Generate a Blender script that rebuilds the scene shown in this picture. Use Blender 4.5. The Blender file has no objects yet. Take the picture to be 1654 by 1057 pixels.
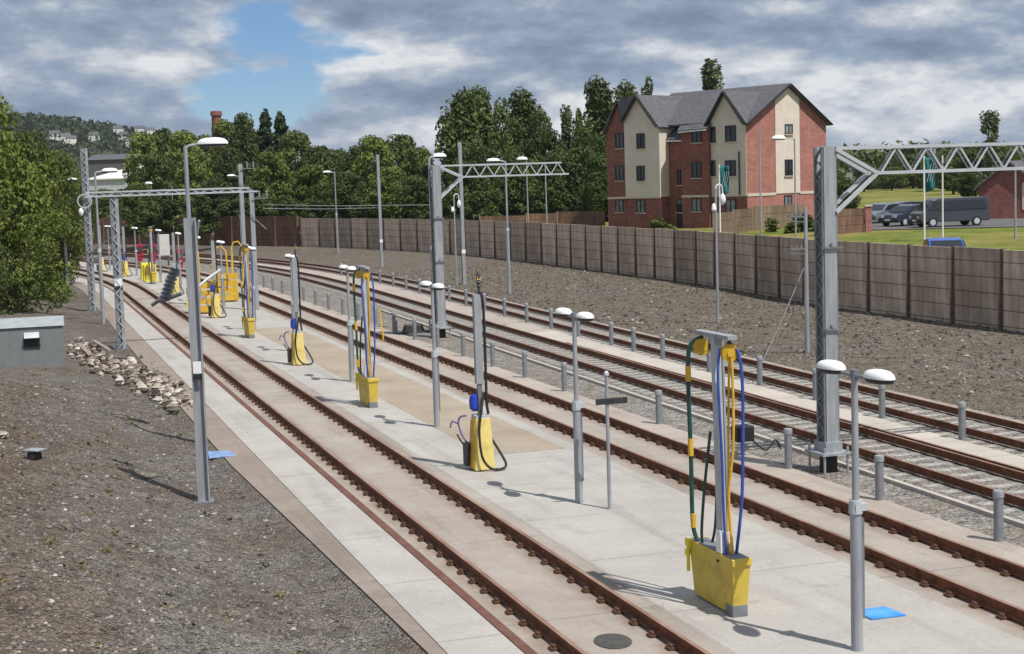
import bpy, bmesh, math, random
from mathutils import Vector, Matrix
R = math.radians
SC = bpy.context.scene
COL = SC.collection

# ------------------------------------------------------------------ camera
CF, CP, CR, CH = 2431.0, 0.0953, 0.0316, 6.55          # focal length in photo pixels, pitch, roll, height
_cp, _sp, _c, _q = math.cos(CP), math.sin(CP), math.cos(CR), math.sin(CR)
FW = Vector((0, _cp, -_sp)); _up0 = Vector((0, _sp, _cp)); _rt0 = Vector((1, 0, 0))
RT = _rt0*_c - _up0*_q
UP = _up0*_c + _rt0*_q
EYE = Vector((0, 0, CH))
cam = bpy.data.cameras.new('camera')
cam.sensor_width = 36; cam.sensor_fit = 'HORIZONTAL'; cam.lens = CF/1654*36
cam.clip_start = 0.3; cam.clip_end = 9000
cam_o = bpy.data.objects.new('camera', cam); COL.objects.link(cam_o)
M = Matrix((RT, UP, -FW)).transposed().to_4x4(); M.translation = EYE
cam_o.matrix_world = M
SC.camera = cam_o

# ------------------------------------------------------------------ sun, sky, exposure
SUN = Vector((1.575, -1.61, 3.9)).normalized()
sl = bpy.data.lights.new('sun', 'SUN'); sl.energy = 4.9; sl.angle = R(0.5); sl.color = (1, .955, .88)
so = bpy.data.objects.new('sun', sl); COL.objects.link(so); so.location = (20, -20, 60)
so.rotation_euler = SUN.to_track_quat('Z', 'Y').to_euler()
SC.view_settings.view_transform = 'Standard'; SC.view_settings.look = 'None'
SC.view_settings.exposure = -0.02; SC.view_settings.gamma = 1

def build_world():
    w = bpy.data.worlds.new('World'); SC.world = w; w.use_nodes = True
    nt = w.node_tree; N = nt.nodes; L = nt.links; N.clear()
    def nd(t, **k):
        n = N.new(t)
        for a, b in k.items(): setattr(n, a, b)
        return n
    out = nd('ShaderNodeOutputWorld')
    sky = nd('ShaderNodeTexSky'); sky.sky_type = 'NISHITA'; sky.sun_disc = False
    sky.sun_elevation = math.asin(SUN.z); sky.sun_rotation = math.atan2(SUN.x, SUN.y)
    sky.air_density = .9; sky.dust_density = .05; sky.ozone_density = 5.0
    bg1 = nd('ShaderNodeBackground'); bg1.inputs[1].default_value = .085
    tint = nd('ShaderNodeMix', data_type='RGBA', blend_type='MULTIPLY'); tint.inputs[0].default_value = 1; tint.inputs[7].default_value = (.78, .92, 1.1, 1)
    L.new(sky.outputs[0], tint.inputs[6]); L.new(tint.outputs[2], bg1.inputs[0])
    tc = nd('ShaderNodeTexCoord')
    nz = nd('ShaderNodeVectorMath', operation='NORMALIZE'); L.new(tc.outputs['Generated'], nz.inputs[0])
    def noise(scale, offs, sc, detail, rough, dist=0.0):
        m = nd('ShaderNodeMapping'); m.inputs['Location'].default_value = offs; m.inputs['Scale'].default_value = scale
        L.new(nz.outputs[0], m.inputs[0])
        n = nd('ShaderNodeTexNoise'); n.inputs['Scale'].default_value = sc; n.inputs['Detail'].default_value = detail
        n.inputs['Roughness'].default_value = rough; n.inputs['Distortion'].default_value = dist
        L.new(m.outputs[0], n.inputs['Vector']); return n.outputs[0]
    def mth(op, a, b, clamp=False):
        n = nd('ShaderNodeMath', operation=op); n.use_clamp = clamp
        for i, v in enumerate((a, b)):
            if isinstance(v, (int, float)): n.inputs[i].default_value = v
            else: L.new(v, n.inputs[i])
        return n.outputs[0]
    SCV, OF = (1, 1, 2.7), (3.1, .7, .35)
    big = noise(SCV, OF, 7.5, 8, .60, .1)
    above = noise(SCV, (OF[0], OF[1], OF[2]+.055), 7.5, 5, .56, .1)
    mid_ = noise((1, 1, 2.4), (6.4, 1.2, 5.35), 17.0, 7, .62, .1)
    mid_up = noise((1, 1, 2.4), (6.4, 1.2, 5.35+.03), 17.0, 6, .58, .1)
    deck = noise((.7, .7, 3.2), (2.2, 4.4, .1), 4.0, 3, .5, .0)
    hole = noise((1, 1, 2.2), (1.3, 9.2, .5), 7.0, 6, .58, .3)
    # a gap of open blue in the cloud deck up to the left of the view
    def gap(d, size):
        v = nd('ShaderNodeVectorMath', operation='DISTANCE'); L.new(nz.outputs[0], v.inputs[0]); v.inputs[1].default_value = d
        return mth('SUBTRACT', 1.0, mth('DIVIDE', v.outputs['Value'], size), True)
    g = mth('MULTIPLY', gap((-.150, .983, .110), .095), .27)
    g2 = mth('MULTIPLY', gap((-.165, .983, .075), .06), .16)
    cover = mth('ADD', mth('SUBTRACT', hole, g), .0)
    cover = mth('SUBTRACT', cover, g2)
    mask = nd('ShaderNodeMapRange'); mask.interpolation_type = 'SMOOTHSTEP'
    L.new(cover, mask.inputs[0]); mask.inputs[1].default_value = .25; mask.inputs[2].default_value = .36
    lit = mth('MULTIPLY', mth('SUBTRACT', big, above), .98)
    lit2 = mth('MULTIPLY', mth('SUBTRACT', mid_, mid_up), .74)
    body = mth('MULTIPLY', mth('SUBTRACT', deck, .5), -.55)
    bright = mth('ADD', mth('ADD', mth('ADD', lit, lit2), body), .525)
    cr = nd('ShaderNodeValToRGB'); L.new(bright, cr.inputs[0])
    e = cr.color_ramp.elements
    e[0].position = .25; e[0].color = (.215, .275, .385, 1)
    e[1].position = .78; e[1].color = (.84, .86, .89, 1)
    x = e.new(.385); x.color = (.275, .345, .47, 1)
    x = e.new(.50); x.color = (.345, .42, .555, 1)
    x = e.new(.62); x.color = (.54, .59, .67, 1)
    bg2 = nd('ShaderNodeBackground'); bg2.inputs[1].default_value = .93
    L.new(cr.outputs[0], bg2.inputs[0])
    mx = nd('ShaderNodeMixShader'); L.new(mask.outputs[0], mx.inputs[0]); L.new(bg1.outputs[0], mx.inputs[1]); L.new(bg2.outputs[0], mx.inputs[2])
    L.new(mx.outputs[0], out.inputs[0])
build_world()

# ------------------------------------------------------------------ the yard's own frame: s along the tracks, n to their right
HA = R(18.3); S0, RAD = 104.0, 205.0
UX, UY = -math.sin(HA), math.cos(HA); NX, NY = math.cos(HA), math.sin(HA)
def W(s, n, z=0.0):
    if s <= S0: return Vector((s*UX + n*NX, s*UY + n*NY, z))
    ph = (s-S0)/RAD
    cx, cy = S0*UX - RAD*NX, S0*UY - RAD*NY
    r = RAD + n
    return Vector((cx + r*math.cos(HA+ph), cy + r*math.sin(HA+ph), z))
def SN(x, y):
    s, n = x*UX + y*UY, x*NX + y*NY
    if s <= S0: return s, n
    cx, cy = S0*UX - RAD*NX, S0*UY - RAD*NY
    dx, dy = x-cx, y-cy
    return S0 + RAD*(math.atan2(dy, dx)-HA), math.hypot(dx, dy)-RAD
def heading(s): return HA + (max(0, s-S0)/RAD)
def sm(t): t = min(1, max(0, t)); return t*t*(3-2*t)
def lerp(a, b, t): return a+(b-a)*t
def interp(x, pts):
    if x <= pts[0][0]: return pts[0][1]
    for (a, u), (b, v) in zip(pts[:-1], pts[1:]):
        if x <= b: return lerp(u, v, (x-a)/(b-a))
    return pts[-1][1]
def c1(s): return 7.76
def c2(s): return 14.25
def c3(s): return 18.93 + .026*(min(s, 95)-24)
def c4(s): return 22.78 + .032*(min(s, 95)-30)
def nwall(s): return interp(s, [(10, 35.0), (45, 35.2), (60, 35.2), (78, 37.2), (96, 37.6), (126, 38.2), (150, 36.6), (165, 33.0), (190, 29.6), (260, 27)])
ZWB, ZWT = 0.5, 3.5
def ko(s): return interp(s, [(10, 5.26), (20, 5.21), (23, 5.12), (36, 4.70), (60, 4.6)])
def left_bank(s, n):
    near = 1.05*sm((4.3-n)/5.5) + .9*sm((0-n)/9)
    f = 1 - .62*sm((s-44)/15)
    z = near*f
    z += .35*sm((3.6-n)/5)*sm((s-85)/20) + .6*sm((s-88)/20)*sm((2-n)/10)
    return z
def wob(x, y): return .5*math.sin(x*.9+1.3*math.sin(y*.7))+.5*math.sin(y*1.1+1.7*math.sin(x*.6+2))
def terr_sn(s, n):
    nw = nwall(s)
    if n < ko(s)-.02:
        if n < ko(s)-.2:
            z = left_bank(s, n); return z - .02 + (.06*wob(s*1.3, n*1.3)+.035*wob(s*3.1+5, n*2.9))*sm((4.3-n)/1.5)
        return .018
    nb = c4(s)+1.7
    if n <= nb: return -.03
    if n <= nw+.12:
        t = (n-nb)/(nw-nb)
        return -.03 + (ZWB+.03)*sm(t*.9+.05*(t>0)) + .07*wob(s*.8, n*.9)*sm(t*6)*sm((1-t)*5)
    d = n-nw
    return 1.9 + .65*sm(d/18) + .5*sm((d-140)/200)
def terr(x, y): return terr_sn(*SN(x, y))
def ray(px, py): return FW + RT*((px-827)/CF) + UP*((528.5-py)/CF)
def hit(px, py):                                   # where a sight line meets the ground
    d = ray(px, py); t = 12.0
    while t < 900:
        P = EYE + d*t
        if P.z <= terr(P.x, P.y):
            a, b = t-.25, t
            for _ in range(18):
                m = (a+b)/2; P = EYE + d*m
                if P.z <= terr(P.x, P.y): b = m
                else: a = m
            P = EYE + d*b; return Vector((P.x, P.y, terr(P.x, P.y)))
        t += .25
    return EYE + d*900
def at(px, py, Y):
    d = ray(px, py); return EYE + d*(Y/d.y)
def zat(px, py, Y): return at(px, py, Y).z

# ------------------------------------------------------------------ materials
MATS = {}
def mat(name, base, var=None, scale=4.0, rough=.7, metal=0.0, bump=0.0, bscale=None, spec=.4, coords='Object', detail=4, lo=.35, hi=.65, stretch=None):
    if name in MATS: return MATS[name]
    m = bpy.data.materials.new(name); m.use_nodes = True
    nt = m.node_tree; b = nt.nodes['Principled BSDF']
    b.inputs['Roughness'].default_value = rough; b.inputs['Metallic'].default_value = metal
    b.inputs['Specular IOR Level'].default_value = spec
    b.inputs['Base Color'].default_value = (*base, 1)
    if var or bump:
        tc = nt.nodes.new('ShaderNodeTexCoord'); vec = tc.outputs[coords]
        if coords == 'Position':
            pass
        if stretch:
            mp = nt.nodes.new('ShaderNodeMapping'); mp.inputs['Scale'].default_value = stretch
            nt.links.new(vec, mp.inputs[0]); vec = mp.outputs[0]
    if var:
        n = nt.nodes.new('ShaderNodeTexNoise'); n.inputs['Scale'].default_value = scale; n.inputs['Detail'].default_value = detail
        n.inputs['Roughness'].default_value = .6
        nt.links.new(vec, n.inputs['Vector'])
        r = nt.nodes.new('ShaderNodeValToRGB'); r.color_ramp.elements[0].position = lo; r.color_ramp.elements[1].position = hi
        r.color_ramp.elements[0].color = (*base, 1); r.color_ramp.elements[1].color = (*var, 1)
        nt.links.new(n.outputs[0], r.inputs[0]); nt.links.new(r.outputs[0], b.inputs['Base Color'])
    if bump:
        n2 = nt.nodes.new('ShaderNodeTexNoise'); n2.inputs['Scale'].default_value = bscale or scale*3; n2.inputs['Detail'].default_value = 4
        nt.links.new(vec, n2.inputs['Vector'])
        bp = nt.nodes.new('ShaderNodeBump'); bp.inputs['Strength'].default_value = bump; bp.inputs['Distance'].default_value = .05
        nt.links.new(n2.outputs[0], bp.inputs['Height']); nt.links.new(bp.outputs[0], b.inputs['Normal'])
    MATS[name] = m; return m

class NT:
    """small helper for hand-made node materials"""
    def __init__(s, name, rough=.9, spec=.25):
        s.m = bpy.data.materials.new(name); s.m.use_nodes = True; s.t = s.m.node_tree
        s.b = s.t.nodes['Principled BSDF']; s.b.inputs['Roughness'].default_value = rough; s.b.inputs['Specular IOR Level'].default_value = spec
        MATS[name] = s.m
        g = s.t.nodes.new('ShaderNodeNewGeometry'); s.pos = g.outputs['Position']; s.norm = g.outputs['Normal']
    def L(s, a, b): s.t.links.new(a, b)
    def map(s, scale=(1, 1, 1), rot=0.0, src=None, loc=(0, 0, 0)):
        m = s.t.nodes.new('ShaderNodeMapping'); m.inputs['Scale'].default_value = scale; m.inputs['Rotation'].default_value = (0, 0, rot)
        m.inputs['Location'].default_value = loc
        s.L(src or s.pos, m.inputs[0]); return m.outputs[0]
    def noise(s, sc, detail=4, rough=.6, vec=None, dist=0):
        n = s.t.nodes.new('ShaderNodeTexNoise'); n.inputs['Scale'].default_value = sc; n.inputs['Detail'].default_value = detail
        n.inputs['Roughness'].default_value = rough; n.inputs['Distortion'].default_value = dist
        s.L(vec or s.pos, n.inputs['Vector']); return n.outputs[0]
    def vor(s, sc, vec=None, feature='F1'):
        n = s.t.nodes.new('ShaderNodeTexVoronoi'); n.inputs['Scale'].default_value = sc; n.feature = feature
        s.L(vec or s.pos, n.inputs['Vector']); return n
    def ramp(s, fac, stops, interp='LINEAR'):
        r = s.t.nodes.new('ShaderNodeValToRGB'); e = r.color_ramp.elements; r.color_ramp.interpolation = interp
        e[0].position, e[0].color = stops[0][0], (*stops[0][1], 1); e[1].position, e[1].color = stops[-1][0], (*stops[-1][1], 1)
        for p, c in stops[1:-1]: x = e.new(p); x.color = (*c, 1)
        s.L(fac, r.inputs[0]); return r.outputs[0]
    def fr(s, fac, a, b, lo=0., hi=1.):
        r = s.t.nodes.new('ShaderNodeMapRange'); r.interpolation_type = 'SMOOTHSTEP'
        s.L(fac, r.inputs[0])
        for i, v in ((1, a), (2, b), (3, lo), (4, hi)): r.inputs[i].default_value = v
        return r.outputs[0]
    def mix(s, fac, a, b, mode='MIX'):
        n = s.t.nodes.new('ShaderNodeMix'); n.data_type = 'RGBA'; n.blend_type = mode
        for i, v in ((0, fac), (6, a), (7, b)):
            if isinstance(v, (int, float)): n.inputs[i].default_value = v
            elif isinstance(v, tuple): n.inputs[i].default_value = (*v, 1)
            else: s.L(v, n.inputs[i])
        return n.outputs[2]
    def math(s, op, a, b=0.0):
        n = s.t.nodes.new('ShaderNodeMath'); n.operation = op
        for i, v in ((0, a), (1, b)):
            if isinstance(v, (int, float)): n.inputs[i].default_value = v
            else: s.L(v, n.inputs[i])
        return n.outputs[0]
    def sep(s, v):
        n = s.t.nodes.new('ShaderNodeSeparateXYZ'); s.L(v, n.inputs[0]); return n.outputs
    def bump(s, h, st, dist):
        bp = s.t.nodes.new('ShaderNodeBump'); bp.inputs['Strength'].default_value = st; bp.inputs['Distance'].default_value = dist
        s.L(h, bp.inputs['Height']); s.L(bp.outputs[0], s.b.inputs['Normal'])
    def col(s, c): s.L(c, s.b.inputs['Base Color'])

def gravel(name, dark, mid, light, tint, tintamt, cell, soil=None):
    t = NT(name, .95, .15)
    v = t.vor(cell); v2 = t.vor(cell*2.7)
    sx = t.sep(v.outputs['Color']); sy = t.sep(v2.outputs['Color'])
    f = t.math('ADD', t.math('MULTIPLY', sx[0], .6), t.math('MULTIPLY', sy[1], .4))
    c = t.ramp(f, [(.12, dark), (.42, mid), (.72, mid), (.93, light)])
    big = t.noise(.35, 6, .66); med = t.noise(1.9, 4, .6)
    c = t.mix(t.fr(big, .38, .62, 0, tintamt), c, tint)
    if soil:                                           # soil shows through higher up the slope
        zz = t.math('ADD', t.sep(t.pos)[2], t.math('MULTIPLY', t.math('SUBTRACT', t.noise(.8, 5, .7), .5), 1.1))
        c = t.mix(t.fr(zz, .35, 1.15, 0, .72), c, t.ramp(f, [(.1, tuple(x*.25 for x in soil)), (.5, soil), (.95, tuple(x*2.0 for x in soil))]))
    c = t.mix(1.0, c, t.ramp(med, [(.3, (.68, .68, .68)), (.7, (1.16, 1.14, 1.1))]), 'MULTIPLY')
    t.col(c)
    t.bump(t.math('ADD', t.math('MULTIPLY', v.outputs['Distance'], -1.0), t.math('MULTIPLY', med, .8)), .9, .09)
    return t.m
GR_LEFT = gravel('brown_gravel', (.038, .035, .032), (.205, .19, .174), (.44, .41, .375), (.14, .098, .066), .45, 19, (.135, .10, .072))
GR_BANK = gravel('bank_gravel', (.035, .03, .026), (.168, .147, .128), (.38, .345, .30), (.15, .122, .082), .55, 11)
GR_BALL = gravel('grey_ballast', (.06, .058, .055), (.27, .258, .245), (.55, .53, .50), (.23, .19, .155), .55, 11)

def concrete(name, c0, c1, stain, joints=None, stainamt=.5, joint_len=5.2, rust=()):
    t = NT(name, .88, .25)
    loc = t.map((1, 1, 1), -HA)                        # x across, y along
    big = t.noise(.5, 6, .62); streak = t.noise(1.0, 5, .6, t.map((1.6, .12, 1), 0, loc)); fine = t.noise(11, 4, .65)
    c = t.ramp(big, [(.3, c0), (.7, c1)])
    c = t.mix(t.fr(streak, .5, .75, 0, stainamt), c, stain)
    sp = t.noise(1.7, 5, .7, t.map((1, .7, 1), 0, loc, (3, 8, 0)))
    c = t.mix(t.fr(sp, .60, .72, 0, .5), c, tuple(x*.62 for x in c0))
    tr = t.noise(1.0, 4, .6, t.map((.3, 1.5, 1), 0, loc))
    c = t.mix(t.fr(tr, .52, .72, 0, .3), c, tuple(x*.8 for x in c0))
    c = t.mix(1.0, c, t.ramp(fine, [(.3, (.9, .9, .9)), (.7, (1.07, 1.07, 1.07))]), 'MULTIPLY')
    blot = t.noise(.9, 6, .7, t.map((1, .8, 1), 0, loc, (11, 3, 0)))
    c = t.mix(t.fr(blot, .57, .66, 0, .35), c, tuple(x*.7 for x in c0))
    for r0 in rust:
        dx = t.math('ABSOLUTE', t.math('SUBTRACT', t.sep(loc)[0], r0))
        near = t.fr(dx, .10, .42, 1, 0)
        c = t.mix(t.math('MULTIPLY', near, t.fr(t.noise(2.3, 5, .7, t.map((1, .5, 1), 0, loc)), .35, .7, .1, .75)), c, (.19, .105, .065))
    if joints:
        y = t.sep(loc)[1]
        fr_ = t.math('FRACT', t.math('DIVIDE', y, joint_len))
        j = t.math('LESS_THAN', fr_, .012*5.2/joint_len)
        c = t.mix(t.math('MULTIPLY', j, .32), c, (.12, .11, .10))
    t.col(c); t.bump(fine, .25, .01)
    return t.m
CO_SLAB = concrete('track_slab_concrete', (.285, .25, .22), (.385, .345, .31), (.20, .165, .135), True, .75, rust=(7.0, 8.52, 13.5, 15.0))
CO_LIGHT = concrete('pale_concrete', (.35, .33, .306), (.43, .41, .384), (.28, .258, .233), True, .6, 3.4)
CO_PLAT = concrete('apron_concrete', (.345, .326, .302), (.425, .406, .38), (.265, .242, .217), True, .7, 11)
CO_TAN = concrete('tan_concrete', (.30, .25, .19), (.375, .32, .255), (.25, .205, .155), False, .4)
CO_KERB = concrete('kerb_concrete', (.22, .185, .157), (.29, .245, .21), (.16, .13, .11), True, .6, 3.0)
CO_WALK = concrete('walkway_concrete', (.40, .36, .32), (.50, .455, .405), (.32, .27, .23), True, .45, 2.6)
CO_PINK = concrete('pinkish_concrete', (.33, .285, .25), (.42, .37, .325), (.25, .205, .17), True, .6, 4, rust=(15.0,))

GALV = mat('galvanised_steel', (.29, .312, .338), (.405, .427, .453), 2.2, .5, .3, detail=6, stretch=(4, 4, .5))
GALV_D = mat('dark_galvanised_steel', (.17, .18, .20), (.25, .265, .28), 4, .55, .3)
SHEDW = mat('dull_white_panel', (.50, .49, .48), (.60, .58, .57), 2, .6)
BOLL = mat('bollard_steel', (.215, .23, .25), (.28, .295, .315), 6, .55, .25)
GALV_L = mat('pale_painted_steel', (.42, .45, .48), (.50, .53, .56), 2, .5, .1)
RUST = mat('rail_rust', (.095, .032, .015), (.20, .078, .038), 6, .8, .1, .15, 30, stretch=(1, 1, 1))
RUST_TOP = mat('rail_running_surface', (.25, .135, .09), (.42, .27, .20), 2.2, .5, .35, stretch=(4, .5, 1))
RUST_CLIP = mat('rusty_chair', (.075, .035, .02), (.20, .11, .07), 9, .85)
STRIP = mat('red_oxide_strip', (.115, .052, .038), (.165, .078, .058), 2.5, .85, bump=.1)
YEL = mat('yellow_paint', (.40, .285, .055), (.64, .475, .075), 2.2, .5, bump=.03, detail=8, lo=.28, hi=.5)
YEL_P = mat('pale_yellow_paint', (.56, .44, .14), (.76, .615, .21), 2.4, .5, detail=8, lo=.28, hi=.5)
YEL_O = mat('orange_yellow_paint', (.56, .33, .02), (.66, .42, .05), 3, .5)
YEL_F = mat('fluorescent_yellow_paint', (.78, .70, .02), (.82, .74, .06), 3, .5)
WHITE = mat('white_enamel', (.76, .77, .78), (.82, .82, .83), 2, .35)
DARK = mat('dark_grey_plastic', (.03, .032, .036), (.055, .056, .06), 6, .5)
BLACK = mat('black_rubber', (.012, .012, .014), (.028, .028, .03), 8, .55)
BLUE = mat('blue_plastic', (.015, .04, .36), (.03, .07, .48), 5, .45)
BLUE_SHEET = mat('bright_blue_sheet', (.05, .25, .70), (.10, .36, .82), 3, .6)
BLUE_PALE = mat('weathered_blue_sheet', (.10, .22, .48), (.28, .36, .52), 5, .7)
GREEN_H = mat('dark_green_hose', (.012, .06, .05), (.02, .085, .07), 5, .45)
YEL_H = mat('yellow_hose', (.62, .36, .03), (.70, .44, .06), 5, .5)
BLUE_H = mat('blue_hose', (.03, .07, .33), (.05, .10, .42), 5, .45)
PURPLE = mat('violet_pipe', (.10, .07, .22), (.16, .12, .30), 5, .5)
RED = mat('red_paint', (.26, .016, .035), (.38, .03, .06), 4, .5)
GREYCAB = mat('grey_green_cabinet', (.17, .185, .188), (.205, .22, .222), 3, .55, bump=.04)
GREYCAB_T = mat('weathered_cabinet_roof', (.27, .30, .315), (.34, .37, .38), 3, .6)
TIMBER = mat('weathered_timber', (.20, .155, .115), (.34, .28, .22), 3, .9, stretch=(1, 6, 1))
STONE = mat('pale_rubble_stone', (.26, .225, .19), (.47, .425, .37), 6, .95, bump=.4)
def stonemat(name, stops):
    t = NT(name, .95, .15)
    t.L(t.t.nodes['Geometry'].outputs['Random Per Island'], t.t.nodes.new('ShaderNodeValToRGB').inputs[0])
    r = [n for n in t.t.nodes if n.type == 'VALTORGB'][0]; e = r.color_ramp.elements
    e[0].position, e[0].color = stops[0][0], (*stops[0][1], 1); e[1].position, e[1].color = stops[-1][0], (*stops[-1][1], 1)
    for p, c in stops[1:-1]: x = e.new(p); x.color = (*c, 1)
    n = t.noise(14, 4, .65)
    t.col(t.mix(1.0, r.outputs[0], t.ramp(n, [(.3, (.72, .72, .72)), (.7, (1.2, 1.2, 1.2))]), 'MULTIPLY'))
    return t.m
STONE_D = stonemat('gravel_stone', [(0, (.06, .053, .046)), (.4, (.18, .163, .148)), (.93, (.26, .24, .22)), (1, (.50, .47, .43))])
STONE_B = stonemat('bank_stone', [(0, (.05, .042, .035)), (.5, (.15, .128, .108)), (.88, (.22, .19, .16)), (1, (.44, .40, .35))])
STONE_R = stonemat('rubble_stone', [(0, (.05, .042, .035)), (.35, (.19, .16, .135)), (.7, (.36, .315, .265)), (1, (.56, .51, .45))])
SLEEPER = mat('sleeper_concrete', (.17, .16, .15), (.42, .40, .375), 9, .9, detail=6)
BARK = mat('bark', (.05, .04, .03), (.10, .08, .06), 4, .95, stretch=(3, 3, .6))
SLATE = mat('slate_roof', (.075, .075, .085), (.115, .114, .126), 3, .7, bump=.3, bscale=12)
RENDER_C = mat('cream_render', (.62, .545, .475), (.68, .605, .525), 1.5, .85)
FRAME_D = mat('dark_window_frame', (.02, .022, .026))
GLASS = mat('dark_glass', (.02, .024, .03), rough=.08, spec=.6)
STRING = mat('pale_string_course', (.55, .49, .41), (.60, .54, .45), 2, .8)
TEAL = mat('teal_flag_cloth', (.006, .10, .115), (.012, .14, .15), 2, .8)
CAR_BLK = mat('black_car_paint', (.03, .032, .038), rough=.15, metal=.35, spec=.8)
CAR_GREY = mat('graphite_van_paint', (.06, .062, .075), rough=.2, metal=.3, spec=.7)
CAR_NAVY = mat('navy_car_paint', (.02, .028, .055), rough=.18, spec=.6)
CAR_SILV = mat('silver_blue_car_paint', (.20, .25, .31), rough=.2, metal=.4)
CAR_BLUE = mat('bright_blue_car_paint', (.015, .09, .42), rough=.2, spec=.6)
GLASS_P = mat('pale_reflection_glass', (.10, .12, .135), (.26, .29, .30), 1.2, .12, spec=.6)  # pale reflections painted into the glass colour
LAMP_G = mat('clear_lamp_glass', (.5, .52, .55), rough=.1)

def brickmat(name, a, b, mort, s=1.0):
    t = NT(name, .9, .2)
    tc = t.t.nodes.new('ShaderNodeTexCoord'); ob = tc.outputs['Object']
    x, y, z = t.sep(ob)[:3]
    cmb = t.t.nodes.new('ShaderNodeCombineXYZ'); t.L(t.math('ADD', x, y), cmb.inputs[0]); t.L(z, cmb.inputs[1])
    br = t.t.nodes.new('ShaderNodeTexBrick'); br.inputs['Scale'].default_value = 1; br.inputs['Brick Width'].default_value = .225*s
    br.inputs['Row Height'].default_value = .075*s; br.inputs['Mortar Size'].default_value = .008*s
    br.inputs['Color1'].default_value = (*a, 1); br.inputs['Color2'].default_value = (*b, 1); br.inputs['Mortar'].default_value = (*mort, 1)
    t.L(cmb.outputs[0], br.inputs['Vector'])
    n = t.noise(.8, 5, .6, ob)
    t.col(t.mix(1.0, br.outputs[0], t.ramp(n, [(.3, (.82, .82, .82)), (.7, (1.15, 1.12, 1.1))]), 'MULTIPLY'))
    return t.m
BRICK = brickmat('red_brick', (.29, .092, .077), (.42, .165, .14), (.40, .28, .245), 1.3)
BRICK_D = brickmat('dull_shaded_red_brick', (.18, .053, .047), (.275, .095, .082), (.26, .17, .15), 1.3)  # darker copy of the brick; paints shade onto the block's faces out of the sun

def leafmat(name, a, b, c):
    t = NT(name, .6, .25)
    tc = t.t.nodes.new('ShaderNodeTexCoord'); oi = t.t.nodes.new('ShaderNodeObjectInfo')
    n = t.noise(.45, 3, .6); n2 = t.noise(3.5, 2, .6)
    f = t.math('ADD', t.math('MULTIPLY', n, .62), t.math('MULTIPLY', n2, .38))
    col = t.ramp(f, [(.32, a), (.5, b), (.68, c)])
    r = t.math('ADD', t.math('MULTIPLY', oi.outputs['Random'], .5), .75)
    vm = t.t.nodes.new('ShaderNodeVectorMath'); vm.operation = 'SCALE'; t.L(col, vm.inputs[0]); t.L(r, vm.inputs['Scale'])
    t.col(vm.outputs[0])
    tr = t.t.nodes.new('ShaderNodeBsdfTranslucent'); t.L(vm.outputs[0], tr.inputs[0])
    ms = t.t.nodes.new('ShaderNodeMixShader'); ms.inputs[0].default_value = .20
    out = t.t.nodes['Material Output']
    t.L(t.b.outputs[0], ms.inputs[1]); t.L(tr.outputs[0], ms.inputs[2]); t.L(ms.outputs[0], out.inputs[0])
    return t.m
LEAF_A = leafmat('olive_foliage', (.05, .074, .018), (.12, .16, .034), (.20, .235, .054))
LEAF_B = leafmat('dark_foliage', (.026, .044, .013), (.068, .098, .025), (.135, .165, .043))
LEAF_C = leafmat('fresh_foliage', (.048, .074, .012), (.118, .158, .024), (.20, .235, .04))
LEAF_D = leafmat('conifer_foliage', (.018, .034, .016), (.04, .066, .027), (.075, .105, .04))
LEAF_E = leafmat('poplar_foliage', (.06, .08, .035), (.115, .145, .065), (.17, .20, .10))

def wallmat(name, a, b, c):
    t = NT(name, .9, .2)
    tc = t.t.nodes.new('ShaderNodeTexCoord'); ob = tc.outputs['Object']; oi = t.t.nodes.new('ShaderNodeObjectInfo')
    n = t.noise(1.0, 5, .65, t.map((3, 3, .35), 0, ob)); n2 = t.noise(.9, 4, .6, ob)
    col = t.ramp(n, [(.3, a), (.55, b), (.75, c)])
    r = t.math('ADD', t.math('MULTIPLY', oi.outputs['Random'], .5), .72)
    z = t.sep(ob)[2]
    j = t.math('LESS_THAN', t.math('FRACT', t.math('DIVIDE', z, .6)), .07)
    col = t.mix(t.math('MULTIPLY', j, .65), col, (.03, .026, .022))
    col = t.mix(1.0, col, t.ramp(n2, [(.3, (.8, .8, .8)), (.7, (1.15, 1.15, 1.15))]), 'MULTIPLY')
    vm = t.t.nodes.new('ShaderNodeVectorMath'); vm.operation = 'SCALE'; t.L(col, vm.inputs[0]); t.L(r, vm.inputs['Scale'])
    t.col(vm.outputs[0]); return t.m
PANEL = wallmat('weathered_wall_panel', (.32, .245, .185), (.485, .385, .295), (.62, .51, .41))
POST_R = mat('rusted_wall_post', (.11, .07, .054), (.19, .13, .10), 3, .9)
PANEL_T = wallmat('rust_brown_timber_panel', (.13, .07, .046), (.20, .115, .075), (.27, .17, .12))
FENCE_T = wallmat('reddish_timber_fence', (.14, .085, .06), (.22, .135, .095), (.30, .20, .14))
FENCE_L = wallmat('tan_timber_fence', (.17, .125, .085), (.25, .185, .13), (.33, .25, .18))

def grassmat():
    t = NT('grass', .95, .1)
    n = t.noise(.12, 5, .6); n2 = t.noise(1.4, 5, .65); n3 = t.noise(.02, 4, .6)
    c = t.ramp(n2, [(.3, (.075, .10, .018)), (.5, (.125, .155, .028)), (.7, (.20, .21, .05))])
    c = t.mix(t.fr(n, .42, .6, 0, .75), c, (.25, .205, .07)); c = t.mix(t.fr(t.noise(.5, 5, .7), .5, .68, 0, .6), c, (.055, .075, .016))
    c = t.mix(t.fr(n3, .5, .62, 0, .5), c, (.27, .225, .075))
    t.col(c); t.bump(n2, .5, .1); return t.m
GRASS = grassmat()
FARLAND = mat('distant_farmland', (.07, .10, .03), (.15, .16, .06), .01, .95, coords='Object')
TARMAC = mat('car_park_tarmac', (.09, .09, .095), (.13, .13, .13), .6, .95, bump=.2)

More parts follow.
